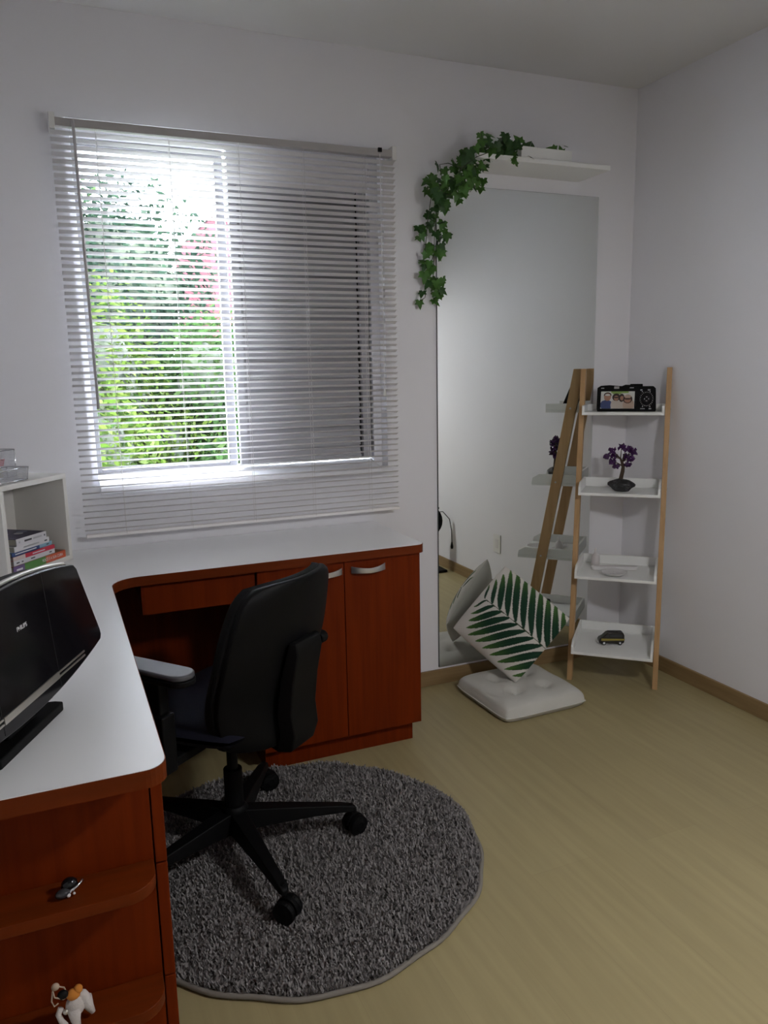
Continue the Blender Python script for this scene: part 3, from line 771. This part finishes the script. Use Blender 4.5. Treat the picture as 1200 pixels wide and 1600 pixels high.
hh = rs.uniform(.008, .017, NB); ta = rs.uniform(0, 2*PI, NB); tl = rs.uniform(.003, .013, NB); wd = rs.uniform(.0014, .0027, NB)
V = np.zeros((NB, 4, 3), np.float32)
pxv, pyv = -np.sin(ta)*wd, np.cos(ta)*wd
V[:, 0] = np.stack([bx-pxv, by-pyv, np.full(NB, .0075)], 1); V[:, 1] = np.stack([bx+pxv, by+pyv, np.full(NB, .0075)], 1)
tx, ty = bx+np.cos(ta)*tl, by+np.sin(ta)*tl
V[:, 2] = np.stack([tx+pxv*.8, ty+pyv*.8, .0075+hh], 1); V[:, 3] = np.stack([tx-pxv*.8, ty-pyv*.8, .0075+hh], 1)
def quads_mesh(name, V, m):
    n = len(V); me = bpy.data.meshes.new(name)
    me.vertices.add(n*4); me.vertices.foreach_set('co', V.reshape(-1).astype(np.float32))
    me.loops.add(n*4); me.loops.foreach_set('vertex_index', np.arange(n*4, dtype=np.int32))
    me.polygons.add(n); me.polygons.foreach_set('loop_start', np.arange(0, n*4, 4, dtype=np.int32)); me.polygons.foreach_set('loop_total', np.full(n, 4, np.int32))
    me.update(calc_edges=True); me.validate(); me.materials.append(m)
    o = bpy.data.objects.new(name, me); COL.objects.link(o); return o
pile = quads_mesh('pile', V, M_pile); pile.parent = rug; pile['kind'] = 'stuff'
RUGZ = .016

# ------------------------------------------------------------------ office chair
CHC = (-2.05, -.857, 0); CHR = math.radians(38.5)
ch = thing('office_chair', 'black office swivel chair with armrests on the round rug', 'chair', CHC, CHR)
def C(name, mb, m, par=None, **k): return mb.build(name, m, par or ch, world=False, **k)
a0 = math.atan2(-.06, .329)-CHR
for k in range(5):
    a = a0+2*PI*k/5
    M = TR((0, 0, 0), rz=a)
    b = MB(); vs_ = []; st = [(.02, .030, .085, .150), (.10, .027, .090, .142), (.22, .021, .092, .126), (.30, .017, .090, .116), (.335, .014, .086, .108), (.345, .008, .084, .100)]
    for r, hw_, z0, z1 in st: vs_ += [(r, -hw_, z0+.006), (r, -hw_*.75, z1), (r, hw_*.75, z1), (r, hw_, z0+.006), (r, 0, z0)]
    fs = [(0, 1, 2, 3, 4), tuple(len(vs_)-1-i for i in range(5))]
    for i in range(len(st)-1):
        for q in range(5): fs.append((i*5+q, i*5+(q+1) % 5, i*5+5+(q+1) % 5, i*5+5+q))
    b.add(vs_, fs, M)
    lg = C('base_leg', b, M_black, bevel=.003)
    sw = [.5, -.9, .3, 1.2, .6][k]
    CM = M @ TR((.330, 0, RUGZ), rz=sw)
    b = MB(); b.tube([(0, 0, .066), (0, 0, .095)], .006, 8, CM)
    hood = []
    for i in range(11):
        t = -.2+ (PI+.1)*i/10; hood.append((.012+.031*math.cos(t), .030+.033*math.sin(t)))
    hood += [(.012-.020, .030), (.012+.020, .030)]
    b.prism(hood, -.006, .006, CM, axis='y')
    cs = C('caster', b, M_black, lg, bevel=.001)
    for s in (-1, 1):
        b = MB(); b.lathe([(.020, -.009), (.0285, -.0075), (.030, 0), (.0285, .0075), (.020, .009), (.012, .011)], 24, CM @ TR((.012, s*.017, .030), rx=-PI/2*s))
        C('caster_wheel', b, M_black, lg, smooth=False)
b = MB(); b.lathe([(.036, .084), (.040, .10), (.038, .150), (.028, .162)], 24); b.lathe([(.026, .162), (.026, .27)], 20); b.lathe([(.015, .27), (.015, .40)], 16)
C('gas_column', b, M_black, smooth=False, bevel=.002)
b = MB(); b.box(-.075, .075, -.12, .09, .385, .425); b.box(-.16, .16, -.03, .03, .395, .42)
C('tilt_mechanism', b, M_black, bevel=.006)
b = MB(); b.tube([(.07, .02, .40), (.20, .03, .395), (.255, .03, .392)], [.006, .006, .009], 8); C('height_lever', b, M_black, smooth=True)
# seat
def seatf(u, v, s):
    x, y = 2*u-1, 2*v-1
    e = max(0, (1-abs(x)**4))**.4*max(0, (1-abs(y)**4))**.4
    wd_ = .232-.03*max(0, -y)
    z = .455 + (.030*e if s > 0 else -.030*e) + (.010*abs(x)**2 - .018*max(0, y-.4)**2*2 if s > 0 else 0)
    return (x*wd_*(1-.05*y**4), .035+y*.205*(1-.05*x**4), z)
vs_, fs = soft_grid(24, seatf); b = MB(); b.add(vs_, fs); C('seat', b, M_navy, smooth=True)
# backrest : plastic outer shell and a fabric front
def backpt(s, t, off):
    # s -1..1 across, t 0..1 up
    z = .405+.450*t
    hw_ = (.150+.062*math.sin(PI*min(1, .10+t*.78))**.9)
    if t > .88: hw_ *= math.sqrt(max(0, 1-((t-.88)/.125)**2))*.25+.75
    if t < .10: hw_ *= .85+.15*math.sqrt(max(0, 1-((.10-t)/.105)**2))
    yc = -.200-.030*t-.040*t*t+.028*math.exp(-((t-.26)/.22)**2)*.7
    y = yc+.070*abs(s)**2.2*(1-.25*t)
    x = s*hw_
    zz = z - .020*abs(s)**4*(1 if t > .5 else -1)*max(0, abs(t-.5)*2-.5)
    return Vector((x, y+off, zz))
def sheet(y0, y1, n=22, m_=26, grow=1.0, tr=(0, 1)):
    vs_ = []; fs = []
    for sgn, off in ((0, y0), (1, y1)):
        for j in range(m_+1):
            for i in range(n+1):
                p = backpt((-1+2*i/n), tr[0]+(tr[1]-tr[0])*j/m_, off); p.x *= grow; vs_.append(p)
    S = (n+1)*(m_+1)
    for j in range(m_):
        for i in range(n):
            q = (j*(n+1)+i, j*(n+1)+i+1, (j+1)*(n+1)+i+1, (j+1)*(n+1)+i)
            fs.append(q); fs.append(tuple(S+k for k in q[::-1]))
    bd = [i for i in range(n+1)] + [(j)*(n+1)+n for j in range(1, m_+1)] + [m_*(n+1)+i for i in range(n-1, -1, -1)] + [j*(n+1) for j in range(m_-1, 0, -1)]
    for k in range(len(bd)):
        a_, c_ = bd[k], bd[(k+1) % len(bd)]
        fs.append((a_, S+a_, S+c_, c_))
    return MB().add(vs_, fs)
shell = C('backrest_shell', sheet(-.012, .004), M_black, smooth=True, bevel=.003)
C('backrest_cushion', sheet(.005, .032, grow=1.012, tr=(.01, 1.0)), M_blackfab, smooth=True, bevel=.006)
# support bar
b = MB(); vs_ = []; bars = [(.690, -.012, .060, .020), (.66, -.012, .063, .032), (.58, -.012, .064, .038), (.50, -.014, .064, .042), (.44, -.02, .062, .044), (.395, 0.02, .058, .042)]
for z, dy, hw_, th_ in bars:
    t = max(0, min(1, (z-.405)/.450)); yb = backpt(0, t, 0).y-.014+dy*.3
    if z < .42: yb = -.20
    vs_ += [(-hw_, yb, z), (hw_, yb, z), (hw_*.88, yb-th_, z), (-hw_*.88, yb-th_, z)]
vs_ += [(-.05, -.10, .39), (.05, -.10, .39), (.05, -.10, .425), (-.05, -.10, .425)]
fs = [(0, 1, 2, 3)]
nb = len(bars)
for i in range(nb-1):
    for k in range(4): fs.append((i*4+k, i*4+(k+1) % 4, i*4+4+(k+1) % 4, i*4+4+k))
e0 = (nb-1)*4; e1 = nb*4
fs += [(e0+3, e0+2, e1+1, e1), (e0+2, e0+1, e1+2, e1+1), (e0+1, e0, e1+3, e1+2), (e0, e0+3, e1, e1+3), (e1, e1+1, e1+2, e1+3)]
C('support_bar', MB().add(vs_, fs), M_black, bevel=.006)
b = MB(); b.lathe([(.016, 0), (.018, .006), (.018, .026), (.014, .030)], 16, TR((.185, backpt(.8, .42, 0).y-.006, .615), ry=PI/2)); C('lumbar_knob', b, M_black, smooth=False, bevel=.002)
for s in (-1, 1):
    x = s*.275
    b = MB(); b.box(x-.022, x+.022, -.05, .03, .40, .55); b.box(x-.016, x+.016, -.04, .02, .55, .640); b.box(min(x, s*.14), max(x, s*.14), -.04, .02, .40, .425)
    ar = C('armrest', b, M_black, bevel=.005)
    P = arc(x, -.095, .036, PI, 2*PI, 10) + arc(x, .115, .034, 0, PI, 10)
    C('arm_pad_base', MB().prism(P, .640, .654), M_black, ar, bevel=.003)
    C('arm_pad', MB().prism([(x+(a_-x)*.96, c_*.985) for a_, c_ in P], .654, .668), M_pad, ar, bevel=.005, seg=3)

# ------------------------------------------------------------------ stereo on the desk
SP = Vector((-2.505, -1.512, DZ)); sd = Vector((.425, .905, 0)).normalized(); srot = math.atan2(sd.y, sd.x)
st = thing('stereo_system', 'glossy black flat stereo with silver trim standing on the desk', 'stereo', tuple(SP), srot)
# local x along the panel, -y toward the viewer (front), z up
SW = .295
def spanel(g=0):
    P = []
    n = 20
    for i in range(n+1):   # bottom edge bowed
        s = -1+2*i/n; P.append((s*(SW-.006-g), .040+.030*s*s+g))
    P += [(SW-g, .080), (SW-.002-g, .092), (SW-.056-g, .233-g), (SW-.066-g, .243-g)]
    for i in range(n+1):
        s = 1-2*i/n; P.append((s*(SW-.072-g), .245+.022*(1-s*s)-g))
    P += [(-SW+.066+g, .243-g), (-SW+.056+g, .233-g), (-SW+.002+g, .092), (-SW+g, .080)]
    return P
lean = TR((0, .02, 0), rx=math.radians(-5))
MB().prism(spanel(), -.022, .030, lean, axis='y').build('body', M_black, st, world=False, bevel=.004)
b = MB(); b.tube([lean @ Vector((SW-.058, -.012, .235))]+[lean @ Vector(((1-2*i/20)*(SW-.070), -.012, .2455+.022*(1-(1-2*i/20)**2))) for i in range(21)]+[lean @ Vector((-SW+.058, -.012, .235))], .0065, 8, squash=.6); b.build('top_rim', M_silver, st, world=False, smooth=True)
MB().prism(spanel(.001), -.034, -.0222, lean, axis='y').build('front_panel', M_gloss, st, world=False, bevel=.003)
MB().box(-.095, .095, -.0362, -.0335, .066, .078, lean).build('trim_bar', M_silver, st, world=False)
for s in (-1, 1):
    for z in (.0665, .0745):
        MB().box(min(s*.097, s*.205), max(s*.097, s*.205), -.0358, -.0335, z, z+.003, lean).build('trim_line', M_silver, st, world=False)
for x in (-.098, .098): MB().box(x-.0006, x+.0006, -.0345, -.0338, .05, .26, lean).build('seam', M_dark, st, world=False)
P = [(-.11, -.004), (.11, -.004), (.112, .012), (.095, .075), (.07, .11), (-.07, .11), (-.095, .075), (-.112, .012)]
MB().prism(P, .0005, .018).build('foot', M_black, st, world=False, bevel=.003)
MB().prism([(-.05, .012), (.05, .012), (.045, .06), (-.045, .06)], .0182, .075).build('neck', M_black, st, world=False, bevel=.006)
MB().box(-.08, .08, .065, .095, .0182, .024).build('cable_tray', M_black, st, world=False)

def text_mesh(name, txt, size, m, parent, M, extr=.0002):
    cu_ = bpy.data.curves.new('t', 'FONT'); cu_.body = txt; cu_.size = size; cu_.align_x = 'CENTER'; cu_.align_y = 'CENTER'; cu_.extrude = extr
    to = bpy.data.objects.new('t', cu_); COL.objects.link(to)
    me = bpy.data.meshes.new_from_object(to); bpy.data.objects.remove(to, do_unlink=True)
    me.transform(M); me.materials.append(m); me.name = name
    o = bpy.data.objects.new(name, me); COL.objects.link(o); o.parent = parent; return o
M_print_w = mat('pale_print', (.70, .70, .72), .5)
M_print_d = mat('dark_print', (.08, .08, .09), .5)
text_mesh('lettering', 'PHILIPS', .0105, M_print_w, st, lean @ TR((0.006, -.0345, .192), rx=PI/2))

# ------------------------------------------------------------------ cube niche with books
U = Vector((.606, .795, 0)).normalized(); BXO = Vector((-2.587, -.378, DZ))
brot = math.atan2(U.y, U.x)
bx_ = thing('cube_shelf', 'open cream-white cube shelf standing diagonally on the desk corner', 'shelf', tuple(BXO), brot)
BW, BHt, BD, BT = .304, .288, .205, .016
# local x along the front, y into the box
MB().box(0, BW, 0, BD, .0005, BT).build('bottom_panel', M_box, bx_, world=False, bevel=.001)
MB().box(0, BW, 0, BD, BHt-BT, BHt).build('top_panel', M_box, bx_, world=False, bevel=.001)
MB().box(0, BT, 0, BD, BT, BHt-BT).build('side_panel', M_box, bx_, world=False, bevel=.001)
MB().box(BW-BT, BW, 0, BD, BT, BHt-BT).build('side_panel', M_box, bx_, world=False, bevel=.001)
MB().box(BT, BW-BT, BD-.008, BD, BT, BHt-BT).build('back_panel', M_box, bx_, world=False)
BM = ROOT[bx_.name]
M_paper = mat('book_paper', (.55, .52, .46), .9, noise=((3, 3, 900), (.42, .39, .34), 2, .4, .6))
books = [  # x0, x1, y0, depth, thickness, cover colour, spine segments (from, to, colour), label
    (.032, .272, .006, .165, .0225, (.28, .10, .04), [(0, .20, (.16, .10, .24)), (.20, .60, (.08, .22, .05)), (.60, 1, (.55, .10, .04))], 'thick book with purple, green and orange spine at the bottom of the stack'),
    (.040, .228, .010, .15, .0150, (.62, .62, .64), [(0, 1, (.66, .66, .68))], 'white-spined book just above the orange and green book'),
    (.038, .226, .009, .15, .0125, (.55, .04, .06), [(0, .28, (.62, .52, .50)), (.28, 1, (.50, .03, .06))], 'thin book with a red spine in the stack'),
    (.036, .222, .011, .15, .0125, (.10, .22, .36), [(0, .68, (.035, .07, .20)), (.68, 1, (.25, .44, .55))], 'thin book with a blue spine in the stack'),
    (.046, .205, .008, .14, .0165, (.62, .62, .63), [(0, 1, (.68, .67, .69))], 'white book lying directly under the purple book'),
    (.056, .190, .007, .145, .0215, (.035, .025, .075), [(0, 1, (.66, .65, .68))], 'book with dark purple cover lying on top of the stack'),
]
zc = BT+.0004
for bi, (x0, x1, y0, dp, th_, cc, segs, lab) in enumerate(books):
    rz = random.uniform(-.015, .015)
    org = BM @ Vector((x0, y0, zc))
    bk = thing('book', lab, 'book', tuple(org), brot+rz, 'books stacked in the cube shelf')
    L_ = x1-x0
    cm = mat('book_cover_%d' % bi, cc, .45)
    MB().box(.002, L_-.002, .0022, dp-.003, .0012, th_-.0012).build('pages', M_paper, bk, world=False)
    b = MB(); b.box(0, L_, .0022, dp, 0, .0012); b.box(0, L_, .0022, dp, th_-.0012, th_); b.build('cover', cm, bk, world=False)
    for si, (s0, s1, sc_) in enumerate(segs):
        sp = MB().box(L_*s0, L_*s1, 0, .002, 0, th_).build('spine', mat('book_spine_%d_%d' % (bi, si), sc_, .4), bk, world=False)
    if bi == 0:
        text_mesh('lettering', 'VOCÊ É A SUA CURA', .0135, M_print_w, bk, TR((L_*.735, -.0004, th_/2), rx=PI/2) @ Matrix.Diagonal((.78, 1, 1, 1)))
        MB().box(L_*.05, L_*.16, -.0004, 0, th_*.35, th_*.6).build('spine_print', M_print_w, bk, world=False)
    else:
        marks = {1: [(.06, .13, M_print_d), (.18, .22, M_print_d), (.40, .50, M_print_d), (.86, .92, M_print_d)], 2: [(.45, .75, M_print_w)], 3: [(.08, .60, M_print_w), (.86, .92, M_print_d)], 4: [(.25, .7, M_steel), (.86, .94, M_print_d)], 5: [(.08, .12, M_steel), (.26, .50, M_print_d), (.55, .85, M_steel), (.92, .96, M_print_d)]}[bi]
        for f0, f1, mm in marks:
            MB().box(L_*f0, L_*f1, -.0003, 0, th_*.36, th_*.62).build('spine_print', mm, bk, world=False)
    if bi == 5:
        for q in range(4):
            MB().lathe([(.008+.003*q, 0), (.008+.003*q, .0004)], 16, TR((L_*(.25+.18*q), dp*(.5+.12*math.sin(q*2)), th_))).build('cover_print', M_pic['blue'] if q % 2 else M_steel, bk, world=False)
    zc += th_+.0004

# wire mesh organisers on the cube shelf
def mesh_box(name, label, org, rz, w_, d_, h_, taper=0):
    t = thing(name, label, 'desk organizer', tuple(org), rz)
    b = MB(); r = .0022
    for z, g in ((.003, 0), (h_, taper)):
        ring = [(-g, -g, z), (w_+g, -g, z), (w_+g, d_+g, z), (-g, d_+g, z), (-g, -g, z)]
        b.tube(ring, r, 6)
    for x, y, sx, sy in ((0, 0, -1, -1), (w_, 0, 1, -1), (w_, d_, 1, 1), (0, d_, -1, 1)): b.tube([(x, y, .003), (x+sx*taper, y+sy*taper, h_)], r, 6)
    b.build('wire_frame', M_chrome, t, world=False, smooth=True)
    b = MB(); s = .005; rw = .0007
    def strip(p, q):
        p, q = Vector(p), Vector(q); b.tube([p, q], rw, 4, cap=False)
    n = int(w_/s)
    for i in range(1, n):
        x = w_*i/n
        strip((x, 0, .003), (x, -taper, h_)); strip((x, d_, .003), (x, d_+taper, h_)); strip((x, 0, .003), (x, d_, .003))
    m2 = int(d_/s)
    for i in range(1, m2):
        y = d_*i/m2
        strip((0, y, .003), (-taper, y, h_)); strip((w_, y, .003), (w_+taper, y, h_)); strip((0, y, .003), (w_, y, .003))
    k = int(h_/s)
    for i in range(1, k):
        z = h_*i/k; g = taper*i/k
        for p, q in (((-g, -g, z), (w_+g, -g, z)), ((w_+g, -g, z), (w_+g, d_+g, z)), ((w_+g, d_+g, z), (-g, d_+g, z)), ((-g, d_+g, z), (-g, -g, z))): strip(p, q)
    ms = b.build('wire_mesh', M_steel, t, world=False); ms['kind'] = 'stuff'
    return t
zt = BHt+.0004
mesh_box('mesh_organizer', 'tall silver wire mesh organizer at the back of the cube shelf top', BM @ Vector((.015, .105, zt)), brot, .19, .075, .088)
mesh_box('mesh_tray', 'low silver wire mesh tray at the front of the cube shelf top', BM @ Vector((.01, .018, zt)), brot, .135, .07, .040, .004)
pr = BM @ Vector((.150, .120, zt+.004))
rr_ = thing('red_ornament', 'small red piece inside the tall wire mesh organizer', 'ornament', tuple(pr), brot)
MB().prism([(-.012, .03), (.012, .03), (.022, .058), (.010, .052), (0, .062), (-.010, .052), (-.022, .058)], -.006, .006, axis='y').build('petals', M_red, rr_, world=False, bevel=.002)
MB().lathe([(.009, 0), (.011, .012), (.005, .031)], 12).build('base', M_yellow, rr_, world=False, smooth=True)
pc_ = BM @ Vector((.060, .075+.03, zt+.0045))
cp = thing('clear_case', 'clear plastic holder leaning in the wire mesh organizer', 'holder', tuple(BM @ Vector((.06, .125, zt+.004))), brot)
M_clear = mat('clear_plastic', (.85, .85, .88), .1, trans=.8, ior=1.3)
MB().box(-.03, .03, -.003, .003, .0, .115, TR(rx=.12, ry=.12)).build('case', M_clear, cp, world=False, bevel=.002)

# ------------------------------------------------------------------ small things on the end shelves
p = (-2.468, -1.655, .5403)
orn = thing('silver_ornament', 'small dark glass ornament with silver handle on the upper end shelf', 'ornament', p, .35); orn.scale = (.62, .62, .62)
MB().ball((-.018, 0, .012), .016, sc=(1.25, .9, .75)).build('bowl', M_glassdark, orn, world=False, smooth=True)
MB().ball((.004, .012, .020), .018, sc=(1.2, 1, 1.1)).build('dark_bulb', M_gloss, orn, world=False, smooth=True)
b = MB(); b.tube([(-.004, -.004, .010), (.018, -.002, .016), (.036, .004, .024)], [.006, .004, .005], 8); b.build('handle', M_chrome, orn, world=False, smooth=True)
b = MB(); b.ball((-.008, -.012, .008), .005); b.ball((.006, -.012, .007), .0035); b.build('beads', M_ceramic, orn, world=False, smooth=True)

# white plush animal on the lower end shelf
p = (-2.484, -1.668, .3213)
tw = thing('plush_toy', 'small white plush animal with orange top and string loop on the lower end shelf', 'toy', p, math.radians(8)); tw.scale = (.78, .78, .78)
b = MB()
b.ball((.010, 0, .040), .020, sc=(1.0, .8, 1.15)); b.ball((.024, .004, .046), .017, sc=(.9, .8, 1.1))
b.tube([(.006, -.004, .036), (.006, -.012, .016), (.009, -.020, .003)], [.015, .010, .006], 10); b.tube([(.030, .002, .044), (.036, 0, .024), (.042, -.004, .010)], [.014, .009, .005], 10)
b.tube([(-.018, 0, .046), (-.024, -.002, .034), (-.020, -.008, .022), (-.015, -.014, .016), (-.017, -.018, .003)], [.006, .006, .006, .007, .005], 8)
body = b.build('body', M_toywhite, tw, world=False, smooth=True)
b = MB(); b.ball((.008, 0, .066), .013, sc=(1.1, .9, .9)); b.ball((.018, 0, .074), .009); b.build('orange_scarf', M_orange, tw, world=False, smooth=True)
b = MB(); b.tube([(.006, 0, .072), (-.012, -.006, .068), (-.028, -.004, .078), (-.030, 0, .094), (-.020, .002, .096), (-.008, .002, .088), (-.006, .002, .080)], .0016, 6)
b.tube([(-.030, 0, .090), (-.034, -.002, .070), (-.030, -.004, .058), (-.022, -.004, .062)], .0016, 6); b.build('string_loop', M_string, tw, world=False, smooth=True)
MB().ball((-.024, 0, .098), .008, sc=(1, .8, 1)).build('bobble', M_string, tw, world=False, smooth=True)
MB().ball((-.012, 0, .074), .011, sc=(1, .8, .9)).build('head', M_black, tw, world=False, smooth=True)
MB().ball((-.010, -.006, .038), .006).build('bell', M_silver, tw, world=False, smooth=True)

# ------------------------------------------------------------------ things seen only in the mirror
ot = thing('wall_outlet', 'white electrical outlet plate on the right wall', 'outlet', (-.001, -1.135, .30))
MB().box(-.005, -.0005, -1.175, -1.095, .245, .360).build('plate', M_plugw, ot, bevel=.003)
MB().box(-.0065, -.0051, -1.152, -1.118, .275, .330).build('socket', M_ceramic, ot, bevel=.002)
fn = thing('standing_fan', 'black floor fan with a hanging power cord by the right wall', 'fan', (-.165, -1.79, 0))
FP = Vector((-.165, -1.79, 0))
MB().prism([(-.11, -.11), (.11, -.11), (.11, .11), (-.11, .11)], 0, .018, TR(tuple(FP))).build('foot', M_black, fn, bevel=.006)
MB().lathe([(.085, .018), (.06, .05), (.03, .085)], 4, TR(tuple(FP), rz=PI/4)).build('base', M_black, fn)
b = MB(); b.tube([FP+Vector((0, 0, .08)), FP+Vector((0, 0, .30))], .014, 12); b.build('pole', M_black, fn, smooth=True)
b = MB(); b.lathe([(.02, -.03), (.085, -.02), (.115, 0), (.085, .02), (.02, .045)], 28, TR(FP+Vector((0, 0, .345)), rx=PI/2, rz=.5)); b.build('fan_head', M_black, fn, smooth=True)
b = MB(); b.lathe([(.011, 0), (.013, .01), (.006, .02)], 12, TR(FP+Vector((.07, .04, .425)))); b.build('tilt_knob', M_black, fn, smooth=True)
b = MB(); cpts = [FP+Vector(q) for q in ((.06, .03, .40), (.10, .06, .41), (.135, .09, .36), (.143, .105, .28), (.143, .108, .20))]; b.tube(cpts, .003, 6); cd = b.build('power_cord', M_black, fn, smooth=True)
b = MB(); b.lathe([(.008, -.035), (.010, -.02), (.004, .01)], 10, TR(FP+Vector((.143, .108, .195)))); b.build('plug', M_black, cd, smooth=True)

# ------------------------------------------------------------------ garden outside the window
struct('garden_ground', MB().box(-9, 7, .35, 14, -.35, -.25), M_soil, 'lawn outside the window')
def foliage(name, label, ctr, rad, n, m, size, seed, group, core=.72, flat=.55):
    r = np.random.RandomState(seed)
    t = thing(name, label, 'bush' if 'bush' in name else 'tree', (ctr[0], ctr[1], -.25), 0, group)
    d = r.normal(size=(n, 3)); d /= np.linalg.norm(d, axis=1)[:, None]
    lump = 1+.16*np.sin(d[:, 0]*5+seed)+.14*np.sin(d[:, 1]*6+2*seed)+.12*np.sin(d[:, 2]*7+seed)
    rad_ = r.uniform(flat, 1, n)**.6*lump
    c = d*rad_[:, None]*np.array(rad)+np.array([0, 0, ctr[2]+.25])
    c[:, 2] = np.maximum(c[:, 2], .02)
    a = d+r.normal(size=(n, 3))*.8+np.array([0, -.3, .5]); a /= np.linalg.norm(a, axis=1)[:, None]
    u_ = np.cross(a, r.normal(size=(n, 3))); u_ /= np.linalg.norm(u_, axis=1)[:, None]; w_ = np.cross(a, u_)
    s = r.uniform(.5, 1.2, n)[:, None]*size
    V = np.stack([c-u_*s*1.3, c-w_*s*.55, c+u_*s*1.3, c+w_*s*.55], 1)
    o = quads_mesh('foliage', V, m); o.parent = t; o['kind'] = 'stuff'
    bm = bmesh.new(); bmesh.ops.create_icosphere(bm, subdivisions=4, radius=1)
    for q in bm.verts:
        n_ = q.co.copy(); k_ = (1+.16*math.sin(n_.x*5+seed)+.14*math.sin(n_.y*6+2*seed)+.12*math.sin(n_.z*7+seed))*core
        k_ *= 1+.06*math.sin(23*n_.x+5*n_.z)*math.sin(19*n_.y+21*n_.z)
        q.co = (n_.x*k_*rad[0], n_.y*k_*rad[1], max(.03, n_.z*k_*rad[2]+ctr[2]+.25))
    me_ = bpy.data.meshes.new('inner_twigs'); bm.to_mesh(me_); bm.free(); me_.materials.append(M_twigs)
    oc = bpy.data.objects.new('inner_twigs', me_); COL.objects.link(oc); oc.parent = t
    b = MB(); b.tube([(0, 0, 0), (.03, .02, ctr[2]*.5+.1), (-.02, 0, ctr[2]+.25)], [.07, .05, .02], 8); b.build('trunk', M_bark, t, world=False, smooth=True)
    return t
g1, g2 = 'bushes outside the window', 'trees behind the bushes'
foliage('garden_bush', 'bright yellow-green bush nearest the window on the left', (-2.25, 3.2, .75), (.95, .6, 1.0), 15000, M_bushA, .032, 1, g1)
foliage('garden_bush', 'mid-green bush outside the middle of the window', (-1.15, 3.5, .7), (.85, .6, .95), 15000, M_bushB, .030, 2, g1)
foliage('garden_bush', 'wide green bush hidden mostly behind the shutter', (.5, 3.4, .8), (1.1, .7, 1.0), 9000, M_bushB, .036, 3, g1)
foliage('garden_bush', 'green bush at the far left outside the window', (-4.6, 3.6, .8), (1.0, .7, 1.1), 9000, M_bushA, .036, 4, g1)
foliage('garden_tree', 'dark bluish-green tree behind the bright bush', (-2.2, 5.6, 1.6), (1.35, .9, 1.75), 17000, M_treeleaf, .045, 5, g2)
foliage('garden_tree', 'dark green tree far left behind the bushes', (-5.0, 6.2, 1.7), (1.6, 1.0, 1.9), 9000, M_treeleaf, .055, 6, g2)
foliage('garden_tree', 'loose green tree reaching above the window top', (-2.6, 8.6, 2.7), (1.3, .8, 1.7), 9000, M_bushB, .055, 8, g2, core=.55, flat=.2)
nb_ = thing('neighbour_house', 'pink rendered house beyond the garden bushes', 'house', (1.5, 7.2, -.25))
MB().box(-.50, 4.5, 6.9, 9.5, -.25, 3.15).build('wall', M_pink, nb_)
MB().prism([(-.52, 3.152), (4.75, 3.152), (4.4, 3.3), (2, 4.0), (-.3, 3.3)], 6.85, 9.7, axis='y').build('roof', mat('roof_tile', (.02, .009, .006), .8), nb_)
for k in range(9):
    x = -.42+.16*k
    for j in range(8):
        z = 1.0+.25*j
        MB().box(-.055, .055, 6.893, 6.899, -.004, .004, TR((x, 0, z), ry=-.7)).build('wall_groove', M_dark, nb_) if (k < 4) else None
